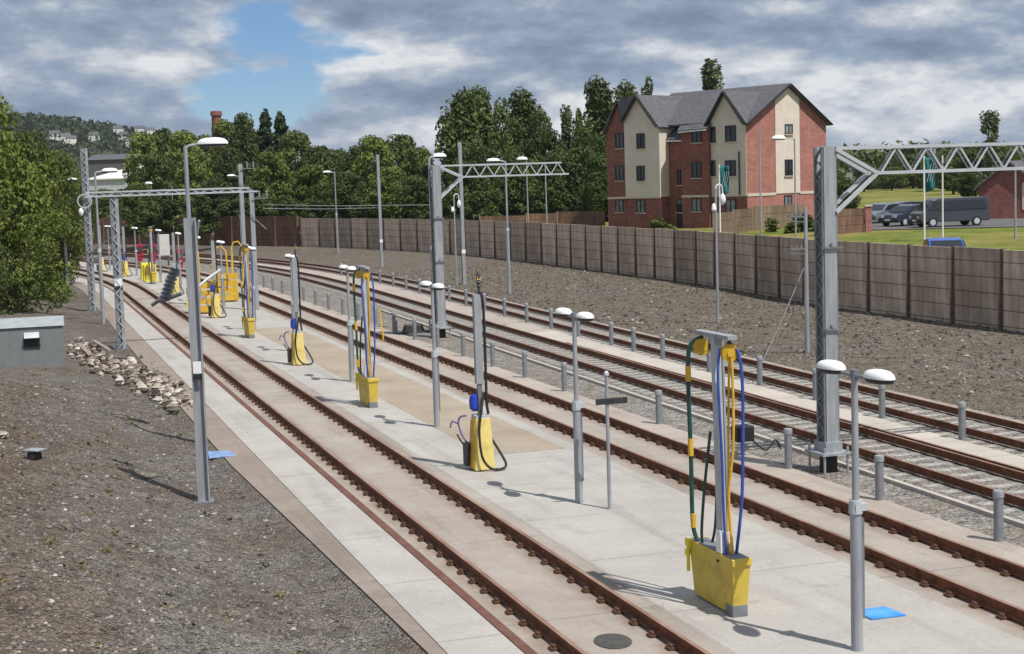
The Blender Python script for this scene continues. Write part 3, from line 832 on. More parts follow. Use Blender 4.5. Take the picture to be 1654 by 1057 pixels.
# plain posts on the bank and farther off
post_px = [((617, 432), 250, 'plain grey mast on the bank left of the middle lattice mast'), ((750, 460), 230, 'plain grey mast just right of the middle lattice mast'),
           ]
for (bx, by), ty, lb in post_px:
    p = hit(bx, by); h = at(bx-.03*(by-ty), ty, p.y).z-p.z
    t = make_hmast(h, .22, lb, p, HA, 'plain catenary columns')
    b = MB(); b.box(-.13, .13, -.14, -.112, h*.22, h*.22+.25); b.build('number_plate', WHITE, t)
for (bx, by), ty, lb in [((398, 478), 265, 'plain grey mast behind the portal beam, standing near its right end'), ((415, 502), 312, 'plain grey mast meeting the right end of the portal beam')]:
    p = hit(bx, by); h = at(bx-.03*(by-ty), ty, p.y).z-p.z
    t = make_hmast(h, .24, lb, p, HA, 'plain catenary columns')
    b = MB(); b.bar((0, -.2, h-.3), (.9, -.2, h-.3), .05); b.bar((-.1, -.2, h-1.2), (.7, -.2, h-2.0), .05); b.build('bracket', GALV_D, t)
    for k in range(2): o = MB().lathe((0, 0, 0), [(.03, 0), (.07, .08), (.04, .14), (.07, .2), (.04, .26), (.07, .32), (.03, .4)], 10).build('insulator', GALV_D, t, True); o.location = (.4+.4*k, -.2, h-.28)

def slim_post(label, loc, h, hook=True, r=.05, brackets=0, cat='lineside post'):
    t = thing('lineside_post', label, cat, loc, HA, 'slender lineside posts')
    MB().cyl(0, 0, -.2, h, r*1.2, r*.8, 10).build('pole', GALV, t, True)
    if hook:
        pts = [(0, 0, h-.05)] + [(.16-.16*math.cos(a), -.02, h+.18*math.sin(a)+.25*0) for a in [math.pi*i/8 for i in range(9)]] + [(.33, -.02, h-.25)]
        MB().tube(pts, .03, 8).build('hook', WHITE, t, True)
        o = MB().lathe((0, 0, 0), [(.04, 0), (.12, .1), (.14, .25), (.09, .42), (.03, .5)], 12).build('insulator', WHITE, t, True); o.location = (.33, -.02, h-.72)
        o = MB().lathe((0, 0, 0), [(.04, 0), (.11, .08), (.08, .3), (.03, .36)], 12).build('terminal', WHITE, t, True); o.location = (-.12, -.05, h-1.0)
    for k in range(brackets):
        b = MB(); z = h-.35-1.15*k; b.bar((0, 0, z), (-.85, -.3, z+.05), .05); b.bar((0, 0, z-.18), (-.85, -.3, z-.1), .035)
        for j in range(3): b.cyl(-.25-.25*j, -.09*(j+1), z, z+.14, .05, n=8)
        b.build('bracket_arm', GALV_D, t)
    return t
p = hit(738, 462); slim_post('slender post with white hooked insulator just right of the middle lattice mast', p, at(734, 318, p.y).z-p.z)
p = W(52, 28.5, terr_sn(52, 28.5)); p = hit(1160, 575) if False else Vector((at(1160, 540, 66).x, 66, 0)); p.z = terr(p.x, p.y)
slim_post('slender post with white hooked insulator rising behind the nearest hose stand', p, at(1153, 305, 66).z-p.z, True, .055)
p = hit(1304, 570); slim_post('slender post with dark bracket arms just left of the largest lattice mast', p, at(1297, 335, p.y).z-p.z, False, .08, 2)
tie = MB().tube([at(1300, 430, 55), at(1262, 520, 53), hit(1222, 620)+Vector((0, 0, .3))], .018, 6).build('guy_wire', GALV_D)
tag(tie, 'thin guy wire slanting from the bracketed post down to the track', 'wire')

# ================================================================== BOLLARDS
def make_bollard():
    t = thing('bollard', '', 'bollard', group='short grey bollards')
    MB().cyl(0, 0, -.05, .78, .085, .085, 12).build('post', BOLL, t, True)
    b = MB(); b.lathe((0, 0, .78), [(.088, 0), (.098, .01), (.098, .10), (.09, .125), (.05, .135)], 12); b.build('cap', GALV, t, True)
    return t
BOL = Kind(make_bollard)
sA = [22.06, 25.89, 29.61, 36.69, 43.94, 47.74, 51.3, 55.0]
while sA[-1] < 112: sA.append(sA[-1]+3.65)
for i, s in enumerate(sA):
    BOL.put(W(s, 16.2), heading(s), f'short grey bollard edging the second track, {ORD[i]} in its row from the right', 'bollards along the second track')
sB = [27.4, 30.96, 34.7, 38.4, 42.06, 45.91, 50.04, 52.95, 55.4, 59.4]
while sB[-1] < 110: sB.append(sB[-1]+3.7)
for i, s in enumerate(sB):
    BOL.put(W(s, c4(s)-1.12), heading(s), f'short grey bollard on the far walkway, {ORD[i]} in its row from the right', 'bollards along the farthest track')

# ================================================================== HOSE STANDS AND PUMPS
def hose(pts, r, m, name, parent, bands=None):
    # smooth the polyline
    P = [Vector(p) for p in pts]; Q = []
    for i in range(len(P)-1):
        a, b_, c, d = P[max(i-1, 0)], P[i], P[i+1], P[min(i+2, len(P)-1)]
        for k in range(6):
            t = k/6; Q.append(.5*((2*b_)+(c-a)*t+(2*a-5*b_+4*c-d)*t*t+(3*b_-a-3*c+d)*t**3))
    Q.append(P[-1])
    o = MB().tube(Q, r, 8).build(name, m, parent, True)
    for z0, z1, mm in (bands or []):
        seg = [q for q in Q if z0-.12 <= q.z <= z1+.12]
        if len(seg) > 1:
            x = (seg[0].x+seg[-1].x)/2; y = (seg[0].y+seg[-1].y)/2
            MB().tube([(x, y, z0), (x, y, z1)], r*1.35, 8).build('hose_band', mm, o, True)
    return o
def make_hose_stand():
    t = thing('hose_stand', '', 'hose stand', group='yellow hose stands')
    # trough: wide at the top, drawn in at the foot, open above
    b = MB(); L0, L1, w0, w1, h = .66, .76, .12, .15, .90
    b.taper(-w0, w0, -L0, L0, .04, -w1, w1, -L1, L1, h)
    b.box(-w1-.015, w1+.015, -L1-.015, -L1+.03, h-.10, h+.012); b.box(-w1-.015, w1+.015, L1-.03, L1+.015, h-.10, h+.012)
    tr = b.build('trough', YEL, t, bevel=.012)
    MB().box(-w1+.02, w1-.02, -L1+.03, L1-.03, h+.001, h+.012).build('trough_lid', GALV_D, tr)
    MB().box(-.13, .13, -L0-.02, -L0+.22, -.02, .20).build('foot', GALV_D, tr, bevel=.02)
    b = MB(); b.box(-w1-.06, -w1-.005, L1-.10, L1+.02, h-.10, h+.02); b.cyl(-w1-.03, L1-.03, h-.50, h-.10, .028); b.cyl(-w1-.04, L1-.03, h-.24, h-.16, .045); b.build('valve', YEL_F, tr)
    MB().box(-w1-.012, -w1-.002, -.30, -.22, h-.13, h-.10).build('handle', BLACK, tr)
    MB().bar((0, -.12, h), (0, -.02, 4.15), .12, .12).build('post', GALV_L, t)
    MB().bar((.075, -.19, h), (.075, -.085, 4.15), .03, .03).build('conduit', GALV, t)
    b = MB(); b.box(-.08, .08, -.58, .58, 4.15, 4.21); b.box(-.04, .04, -.14, .14, 4.04, 4.15); b.build('cross_head', GALV, t)
    for sy in (-1, 1):
        b = MB(); b.tube([(0, sy*.47-.035, 3.95), (0, sy*.47+.035, 3.96)], .135, 20); 
        b.tube([(0, sy*.47-.05, 3.95), (0, sy*.47+.05, 3.95)], .06, 10)
        p_ = b.build('pulley', YEL_O, t, True)
        MB().bar((0, sy*.47, 3.95), (0, sy*.47, 4.16), .04).build('hanger', DARK, p_)
    bd = [(3.42, 3.66, YEL_H), (2.25, 2.52, YEL_H), (1.12, 1.34, YEL_H)]
    hose([(.02, .47, 4.10), (-.15, .56, 3.98), (-.18, .60, 3.5), (-.16, .60, 2.3), (-.15, .60, 1.2), (-.10, .52, h)], .034, GREEN_H, 'green_hose', t, bd)
    hose([(.10, .44, 4.06), (.16, .36, 3.6), (.15, .32, 2.4), (.10, .30, 1.3), (.06, .36, h)], .022, BLACK, 'black_hose', t)
    hose([(-.08, .06, 2.7), (-.14, .16, 1.9), (-.14, .30, 1.2), (-.10, .38, h)], .024, GREEN_H, 'green_return_hose', t)
    hose([(-.12, -.40, 4.03), (-.17, -.42, 3.6), (-.12, -.40, 2.4), (-.10, -.38, 1.6), (-.08, -.40, h)], .021, BLUE_H, 'blue_hose', t)
    hose([(.0, -.46, 4.11), (.13, -.52, 3.9), (.16, -.56, 3.3), (.14, -.54, 2.0), (.12, -.50, 1.5), (.08, -.42, h)], .024, BLUE_H, 'blue_hose', t)
    hose([(-.02, -.42, 4.11), (.02, -.50, 3.8), (.02, -.50, 2.6), (-.04, -.44, 1.8), (.0, -.46, h)], .022, YEL_H, 'yellow_hose', t)
    hose([(.06, -.34, 3.9), (.05, -.30, 3.0), (.04, -.28, 2.0), (-.02, -.34, 1.3), (-.02, -.36, h)], .018, YEL_H, 'yellow_hose', t)
    MB().box(-.15, .02, -.36, -.20, h+.01, h+.33).build('junction_box', WHITE, t, bevel=.01)
    return t
STAND = Kind(make_hose_stand)
for s, lb in [(20.45, 'largest yellow hose stand in the foreground, with pulleys and blue and green hoses'), (44.2, 'yellow hose stand in the middle distance with orange hose beside its trough'),
              (67.9, 'small far yellow hose stand left of the black hose pump'), (90.4, 'tiny far yellow hose stand behind the near grey column'), (113.0, 'tiny far yellow hose stand below a red reel cabinet')]:
    STAND.put(W(s, 9.98), heading(s), lb, 'yellow hose stands')
def make_pump():
    t = thing('fuel_pump', '', 'pump', group='tapered yellow pumps')
    b = MB(); b.taper(-.24, .24, -.26, .26, .03, -.17, .17, -.20, .20, 1.22); cab = b.build('cabinet', YEL_P, t, bevel=.012)
    MB().taper(-.265, -.235, -.20, .22, .08, -.195, -.172, -.16, .16, 1.16).build('side_panel', YEL_O, cab)
    MB().box(-.16, .16, -.19, .19, 1.22, 1.28).build('cap', GALV_L, cab)
    MB().bar((0, 0, 1.26), (0, 0, 2.05), .10).build('lower_post', GALV_D, t)
    MB().bar((0, 0, 2.0), (0, 0, 4.05), .17, .15).build('post', GALV, t)
    b = MB(); b.cyl(.06, 0, 4.05, 4.2, .03, n=8); b.lathe((.06, 0, 4.2), [(.03, 0), (.06, .04), (.03, .08), (.06, .12), (.03, .16), (.05, .22), (.05, .30), (.02, .36)], 10); b.build('top_valve', DARK, t, True)
    b = MB(); b.box(.02, .10, -.04, .04, 4.38, 4.46); b.build('valve_band', YEL, t)
    hose([(.08, -.05, 4.1), (.13, -.08, 3.7), (.13, -.10, 2.2), (.12, -.12, 1.6), (.16, -.1, 1.3)], .034, BLACK, 'delivery_hose', t)
    hose([(.05, -.12, 1.75), (-.06, -.24, 1.35), (-.14, -.32, .9), (-.10, -.38, .35), (.10, -.42, .08), (.38, -.38, .06), (.48, -.30, .16), (.34, -.14, .5), (.19, -.02, .78)], .03, BLACK, 'looped_hose', t)
    b = MB(); b.lathe((-.10, .10, 1.36), [(.06, 0), (.12, .06), (.13, .22), (.10, .36), (.04, .40)], 14); b.build('blue_reel', BLUE, t, True)
    hose([(-.20, .12, .5), (-.36, .25, .75), (-.44, .32, 1.05), (-.40, .28, 1.22), (-.28, .2, 1.25)], .022, PURPLE, 'pipe', t)
    hose([(-.44, .32, 1.05), (-.56, .42, 1.10), (-.60, .46, .95)], .018, PURPLE, 'pipe', t)
    hose([(-.2, .15, .35), (-.34, .28, .55), (-.46, .4, .8)], .018, DARK, 'pipe', t)
    MB().box(-.36, -.20, .06, .30, .10, .62).build('valve_chest', DARK, t)
    return t
PUMP = Kind(make_pump)
for s, lb in [(32.75, 'nearest tapered yellow pump with blue reel and black hose looped at its foot'), (55.9, 'tapered yellow pump in the middle distance, dark hose down its post'),
              (79.6, 'far tapered yellow pump beside the orange yellow crates'), (99.5, 'far tapered yellow pump right of the portal mast'), (124.5, 'far tapered yellow pump below the first red cabinet'),
              (134.0, 'far yellow pump between the two left masts'), (144.0, 'far yellow pump on the curve, nearest the tall left mast'), (150.5, 'far yellow pump on the curve, second from the trees'), (156.5, 'farthest yellow pump on the curve, touching the tree edge')]:
    PUMP.put(W(s, lerp(10.0, 9.6, min(1, max(0, (s-100)/40)))), heading(s), lb, 'tapered yellow pumps')
pp = PUMP.first
# a yellow cabinet pair with small cupboards
def make_cupboard():
    t = thing('yellow_cupboard', '', 'cabinet', group='yellow cupboards')
    MB().taper(-.5, .5, -.35, .35, 0, -.45, .45, -.3, .3, 1.25).build('body', YEL_F, t, bevel=.02)
    MB().box(-.42, .42, -.36, -.335, .15, 1.1).build('door', YEL, t)
    return t
CUP = Kind(make_cupboard)
for s, n, lb in [(116.5, 10.3, 'bright yellow cupboard on the apron left of the swung back arm'), (119.6, 10.6, 'bright yellow cupboard beside a dark one, below the red cabinets')]:
    CUP.put(W(s, n), heading(s), lb)
# orange-yellow stillage crates
def make_crate():
    t = thing('stillage_crate', '', 'crate', group='orange yellow crates')
    w, d, h = .62, .95, 1.75
    for sx in (-1, 1):
        for sy in (-1, 1): MB().box(sx*w-.04, sx*w+.04, sy*d-.04, sy*d+.04, 0, h+.5*(sy > 0)).build('corner_post', YEL, t)
    for k in range(4):
        z = .12+k*.42
        MB().box(-w-.03, -w+.01, -d+.042, d-.042, z, z+.34).build('side_board', YEL_O, t)
        MB().box(-w+.045, w-.045, -d-.03, -d+.01, z, z+.34).build('end_board', YEL_O, t)
    MB().box(-w+.05, w-.05, -d+.05, d-.05, .05, .12).build('floor', YEL, t)
    MB().bar((-w, -d, h-.02), (-w, d, h+.46), .06).build('rail', YEL, t)
    return t
CR = Kind(make_crate)
CR.put(W(83.5, 9.9), HA, 'larger orange yellow crate just right of the near grey column', 'orange yellow crates')
CR.put(W(91.5, 12.1), HA, 'orange yellow crate beyond, behind the third hose stand', 'orange yellow crates')
def make_yellow_post():
    t = thing('hose_gallows', '', 'hose post', group='slim yellow hose gallows')
    MB().box(-.05, .05, -.05, .05, 0, 3.2).build('post', YEL, t)
    MB().tube([(0, 0, 3.15), (.12, 0, 3.45), (.4, 0, 3.5), (.62, 0, 3.2), (.66, 0, 2.4), (.6, 0, 1.0)], .05, 8).build('hose', YEL_H, t, True)
    MB().box(-.16, .16, -.12, .12, 0, .5).build('base', YEL_F, t, bevel=.02)
    return t
YP = Kind(make_yellow_post)
for s, n, lb in [(86.0, 10.9, 'slim yellow hose gallows beside the larger orange yellow crate'), (88.2, 9.6, 'slim yellow hose gallows just right of the near grey column'), (93.5, 12.9, 'slim yellow hose gallows right of the farther crate')]:
    YP.put(W(s, n), heading(s)-.3, lb, 'slim yellow hose gallows')
# red reel cabinets and a white control cabinet
def make_red():
    t = thing('reel_cabinet', '', 'cabinet', group='red reel cabinets')
    MB().box(-.05, .05, -.05, .05, 0, 1.0).build('stand', GALV_D, t)
    MB().box(-.32, .32, -.22, .22, 1.0, 2.1).build('case', RED, t, bevel=.03)
    MB().taper(-.25, .25, -.15, .15, .55, -.3, .3, -.18, .18, 1.0).build('chute', RED, t)
    b = MB(); b.tube([(0, -.30, 1.62), (0, -.222, 1.62)], .26, 18); b.build('reel', DARK, t, True)
    return t
RC = Kind(make_red)
for px, s, lb in [((226, 432), 0, 'red reel cabinet farthest left, in front of the timber wall'), ((248, 432), 0, 'red reel cabinet just left of the white control cabinet'), ((290, 445), 0, 'red reel cabinet right of the white control cabinet')]:
    p = hit(*px); RC.put(p, HA+.2, lb)
p = hit(266, 430)
t = thing('control_cabinet', 'tall white control cabinet between the red reel cabinets', 'cabinet', p, HA+.2)
MB().box(-.5, .5, -.25, .25, .9, 2.9).build('case', GALV_L, t, bevel=.03)
MB().box(-.45, .45, -.28, -.255, 1.0, 2.8).build('door', SHEDW, t); MB().box(-.45, -.37, -.2, .2, 0, .9).build('leg', GALV_D, t); MB().box(.37, .45, -.2, .2, 0, .9).build('leg', GALV_D, t)

# nameplate post
p = W(24.05+5.15, 11.15); p = hit(985, 825)
t = thing('sign_post', 'slim grey post carrying a small blank black nameplate', 'sign', p, R(0))
MB().cyl(0, 0, 0, 2.72, .04, .036, 10).build('pole', GALV, t, True)
b = MB(); b.lathe((0, 0, 2.72), [(.05, 0), (.055, .05), (.03, .09), (.01, .1)], 10); b.build('cap', GALV_L, t, True)
MB().hexa([(-.23, -.055, 2.14), (.40, -.055, 2.17), (.40, -.03, 2.17), (-.23, -.03, 2.14), (-.23, -.055, 2.26), (.40, -.055, 2.29), (.40, -.03, 2.29), (-.23, -.03, 2.26)]).build('nameplate', DARK, t)
# sheets on the ground
def flat_sheet(name, label, pts, m, cat='sheet', z=.03, th=.02):
    b = MB(); P = [Vector((p.x, p.y, p.z+z)) for p in pts]; b.prism(P, (0, 0, -th)); return tag(b.build(name, m), label, cat)
flat_sheet('blue_sheet', 'bright blue sheet on the apron behind the nearest platform lamp', [hit(1377, 992), hit(1430, 986), hit(1463, 999), hit(1408, 1006)], BLUE_SHEET, z=.06)
flat_sheet('blue_tarpaulin', 'faded blue tarpaulin scrap on gravel behind the near grey column', [hit(336, 734), hit(370, 733), hit(384, 740), hit(338, 745)], BLUE_PALE, z=.075)
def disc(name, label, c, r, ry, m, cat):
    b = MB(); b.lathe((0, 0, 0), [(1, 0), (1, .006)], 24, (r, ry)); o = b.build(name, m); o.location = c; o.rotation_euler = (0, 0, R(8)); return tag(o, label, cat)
OVAL_DARK = mat('dark_oval_tone', (.05, .046, .042), (.085, .08, .073), 6, .7)
disc('dark_oval', 'dark oval patch between the rails of the left track', Vector((hit(990, 1040).x, hit(990, 1040).y, .006)), .27, .36, OVAL_DARK, 'drain cover')  # flat dark oval laid on the slab between the rails
# junction box by track 2
p = W(33.4, 16.75)
t = thing('junction_box', 'black trackside box on a short stem behind the nearest hose stand', 'junction box', hit(1200, 738), HA)
MB().cyl(0, 0, 0, .4, .05).build('stem', GALV_D, t); MB().box(-.22, .22, -.18, .18, .38, .74).build('case', BLACK, t, bevel=.02)
b = MB(); hose([(.2, -.1, .4), (.5, -.2, .15), (.8, -.1, .35), (1.0, 0, .1)], .022, BLACK, 'cable', t)
p = hit(668, 538)
t = thing('point_machine', 'black point machine with grey housings left of the middle lattice mast', 'point machine', p, HA)
b = MB(); b.taper(-.5, .5, -.28, .28, 0, -.38, .38, -.2, .2, .38); b.build('case', BLACK, t, bevel=.03)
MB().bar((-.9, -.5, .06), (.9, -.35, .06), .09).build('rod', DARK, t)
MB().box(.75, .95, -.2, .1, .0, .55).build('housing', GALV, t); MB().box(-.95, -.78, -.2, .1, .0, .62).build('housing', GALV_D, t)
q = hit(619, 553)
o = hose([q+Vector((-.12, .1, 1.45)), q+Vector((-.08, .1, .9)), q+Vector((0, 0, .3)), q], .035, YEL_H, 'orange_hose', None)
tag(o, 'orange yellow hose hanging beside the middle distance hose stand', 'hose')

def leaf_quads(b, c, rx, ry, rz, n, size, rnd, droop=0.0):
    for _ in range(n):
        while True:
            x, y, z = rnd.uniform(-1, 1), rnd.uniform(-1, 1), rnd.uniform(-1, 1); d = x*x+y*y+z*z
            if .12 < d < 1: break
        k = d**-.22
        p = Vector((c[0]+x*rx*k, c[1]+y*ry*k, c[2]+z*rz*k))
        nn = Vector((x+rnd.gauss(0, .7), y+rnd.gauss(0, .7), z+.5+rnd.gauss(0, .7))).normalized()
        u = nn.orthogonal().normalized(); a = rnd.uniform(0, 6.28); v = nn.cross(u)
        U = (u*math.cos(a)+v*math.sin(a))*size*rnd.uniform(.6, 1.25); V = (v*math.cos(a)-u*math.sin(a))*size*rnd.uniform(.35, .8)
        i = len(b.v); b.v += [tuple(p-U), tuple(p-V*.9), tuple(p+U), tuple(p+V*.9)]; b.f.append((i, i+1, i+2, i+3)); b.mi.append(0)
def raw_mesh(name, b, m):
    me = bpy.data.meshes.new(name); me.from_pydata(b.v, [], b.f); me.materials.append(m); return me

# ================================================================== LEFT BANK: cabinet, rubble, fence, small things
cx = hit(105, 592); Yc = cx.y
t = thing('equipment_cabinet', 'large grey steel cabinet with shallow pitched lid and vent hood at left', 'cabinet', (cx.x, cx.y, cx.z-.3), R(17))
zt = zat(107, 516, Yc)-t.location.z
MB().box(-3.3, 0, 0, 1.6, 0, zt-.22).build('body', GREYCAB, t)
b = MB(); b.prism([(-3.36, -.06, zt-.22), (-3.36, 1.66, zt-.22), (-3.36, 1.62, zt-.10), (-3.36, .95, zt+.08), (-3.36, -.02, zt-.17)], (3.42, 0, 0)); b.build('lid', GREYCAB_T, t)
b = MB(); b.hexa([(-1.40, -.22, zt-.62), (-.86, -.22, zt-.62), (-.86, -.003, zt-.62), (-1.40, -.003, zt-.62), (-1.40, -.20, zt-.58), (-.86, -.20, zt-.58), (-.86, -.003, zt-.42), (-1.40, -.003, zt-.42)]); b.build('vent_hood', GALV_L, t)
MB().box(-1.42, -.84, -.05, -.003, zt-1.0, zt-.625).build('vent_opening', BLACK, t)
rnd = random.Random(5)
def rock(b, c, r, rnd, fl=.6):
    vs = []; n = 7
    axes = (r*rnd.uniform(.7, 1.3), r*rnd.uniform(.7, 1.3), r*fl*rnd.uniform(.7, 1.2)); a0 = rnd.uniform(0, 6.3)
    i0 = len(b.v)
    for ring, (zz, rr) in enumerate(((-.5, .75), (.25, 1.0), (.9, .5))):
        for j in range(5):
            a = a0+2*math.pi*j/5+ring*.5; q = rr*rnd.uniform(.8, 1.15)
            b.v.append((c[0]+axes[0]*q*math.cos(a), c[1]+axes[1]*q*math.sin(a), c[2]+axes[2]*(zz+rnd.uniform(-.15, .15))))
    for k in range(2):
        for j in range(5):
            p0 = i0+k*5+j; p1 = i0+k*5+(j+1) % 5; b.f.append((p0, p1, p1+5, p0+5)); b.mi.append(b.k)
    b.f.append(tuple(i0+10+j for j in range(5))); b.mi.append(b.k)
# rubble heap: a band of broken pale stone behind the crest
path_r = [(125, 568), (160, 588), (200, 600), (235, 618), (270, 640), (296, 655)]
b = MB()
for k in range(700):
    u = rnd.random()*(len(path_r)-1); i = int(u); f = u-i
    x = lerp(path_r[i][0], path_r[i+1][0], f)+rnd.gauss(0, 15); y = lerp(path_r[i][1], path_r[i+1][1], f)+rnd.gauss(0, 9)
    q = hit(x, y); rock(b, (q.x, q.y, q.z+rnd.uniform(.0, .16)), rnd.choice([.04, .05, .06, .07, .09, .11, .15, .2]), rnd, rnd.uniform(.5, 1.2))
rb = b.build('rubble', STONE_R); rb['kind'] = 'stuff'; tag(rb, 'heap of broken pale rubble between grey cabinet and kerb', 'rubble')
for (x0, y0, x1, y1, lb) in [(128, 566, 160, 598, 'longest pale plank slanting across the rubble by the cabinet'), (150, 560, 178, 575, 'short weathered plank on top of the rubble heap'), (196, 603, 232, 600, 'flat plank across the middle of the rubble heap')]:
    a = hit(x0, y0)+Vector((0, 0, .30)); c = hit(x1, y1)+Vector((0, 0, .22)); 
    tag(MB().bar(a, c, .16, .05).build('plank', TIMBER), lb, 'plank', 'planks on the rubble')
# loose stones over the left bank
b = MB()
for k in range(11000):
    s = 17+36*rnd.random()**1.6; n = rnd.uniform(-2.5, 4.55)
    q = W(s, n, terr_sn(s, n)); rock(b, (q.x, q.y, q.z), rnd.choice([.014, .016, .02, .02, .025, .03, .035, .05]), rnd, .8)
st = b.build('gravel', STONE_D); st['kind'] = 'stuff'; tag(st, 'loose stones scattered over the left gravel bank', 'stones')
b = MB()
for k in range(7000):
    s = rnd.uniform(26, 110); t_ = rnd.random(); nb, nw = c4(s)+1.8, nwall(s); n = nb+(nw-nb)*t_
    q = W(s, n, terr_sn(s, n)); rock(b, (q.x, q.y, q.z), rnd.choice([.03, .04, .045, .05, .06, .085]), rnd, .8)
st = b.build('embankment_stones', STONE_B); st['kind'] = 'stuff'; tag(st, 'loose stones scattered over the right embankment', 'stones')
b = MB(); r_ = random.Random(3)
for k in range(120):
    s = 17+45*r_.random()**1.3; n = r_.uniform(-2.5, 4.3); q = W(s, n, terr_sn(s, n)+.03)
    leaf_quads(b, q, .10, .10, .06, r_.randint(6, 16), .045, r_)
wd = bpy.data.objects.new('weeds', raw_mesh('weeds', b, mat('dry_weed', (.10, .085, .03), (.17, .14, .06), 3, .9))); COL.objects.link(wd); tag(wd, 'small dry weeds dotted over the left gravel bank', 'weeds', kind='stuff')
b = MB()
for k in range(150):
    s = 26+90*r_.random(); nw = nwall(s); n = nw-.2-r_.random()**2*6.5; q = W(s, n, terr_sn(s, n)+.05)
    leaf_quads(b, q, .16, .16, .08, r_.randint(5, 10), .06, r_)
wd = bpy.data.objects.new('bank_weeds', raw_mesh('bank_weeds', b, mat('bank_weed', (.07, .075, .025), (.16, .14, .06), 3, .9))); COL.objects.link(wd); tag(wd, 'scrubby weeds along the foot of the retaining wall', 'weeds', kind='stuff')
b = MB(); rock(b, tuple(hit(4, 708)+Vector((0, 0, .08))), .14, rnd, .9); tag(b.build('boulder', STONE), 'single pale boulder at the left edge of the gravel', 'boulder')
q = hit(57, 742)
t = thing('pipe_outlet', 'small grey capped pipe end in the left gravel slope', 'pipe', q, R(-20))
MB().tube([(0, .1, .06), (0, -.14, .10)], .11, 14).build('pipe', BLACK, t, True); MB().box(-.19, .19, -.16, .16, .19, .225).build('cap', GALV, t, bevel=.01)
# palisade fence at the left edge
t = thing('palisade_fence', 'grey steel palisade fence under the bushes at the left edge', 'fence', hit(22, 478), R(12))
for k in range(26):
    x = -k*.16; b = MB(); b.box(x-.035, x+.035, -.01, .01, .1, 2.1); b.poly([(x-.035, 0, 2.1), (x+.035, 0, 2.1), (x, 0, 2.24)]); b.build('pale', GALV_D, t)
for z in (.45, 1.8): MB().box(-4.2, .1, .015, .05, z, z+.06).build('rail', GALV_D, t)

# ================================================================== RETAINING WALL AND TIMBER WALL
def wall_run(name, label, s_list, zb, zt, panel, post, pw, group=None, capm=None, back=False):
    p0 = W(s_list[0], nwall(s_list[0])); t = thing(name, label, 'wall', (p0.x, p0.y, 0), HA)
    inv = Matrix.Translation(t.location) @ Matrix.Rotation(HA, 4, 'Z'); inv.invert()
    for i, (a, c) in enumerate(zip(s_list[:-1], s_list[1:])):
        A = inv @ W(a, nwall(a)); C = inv @ W(c, nwall(c)); d = (C-A); L = d.length; ang = math.atan2(d.y, d.x)
        hh = zt+.02*math.sin(i*2.3)
        o = MB().box(.07, L-.07, -.06, .06, zb-.6, hh).build('wall_panel', panel, t); o.location = A; o.rotation_euler = (0, 0, ang)
    for i, a in enumerate(s_list):
        A = inv @ W(a, nwall(a)); 
        b = MB(); b.box(-pw, pw, -pw*.7, pw*.7, zb-.6, zt+.03)
        b.hexa([(-pw*2.3, -pw*.4, zb-.6), (-pw, -pw*.4, zb-.6), (-pw, pw*.4, zb-.6), (-pw*2.3, pw*.4, zb-.6), (-pw*1.2, -pw*.4, zt-.1), (-pw, -pw*.4, zt-.1), (-pw, pw*.4, zt-.1), (-pw*1.2, pw*.4, zt-.1)])
        o = b.build('wall_post', post, t); o.location = A
    return t
wall_run('retaining_wall', 'long brown panelled retaining wall with steel posts on top of the embankment', frange(20, 152, 3.07), ZWB, ZWT, PANEL, POST_R, .10)
wall_run('timber_wall', 'rusty brown timber panel wall curving away at far left', frange(152.5, 250, 3.4), ZWB, 3.75, PANEL_T, POST_R, .09)

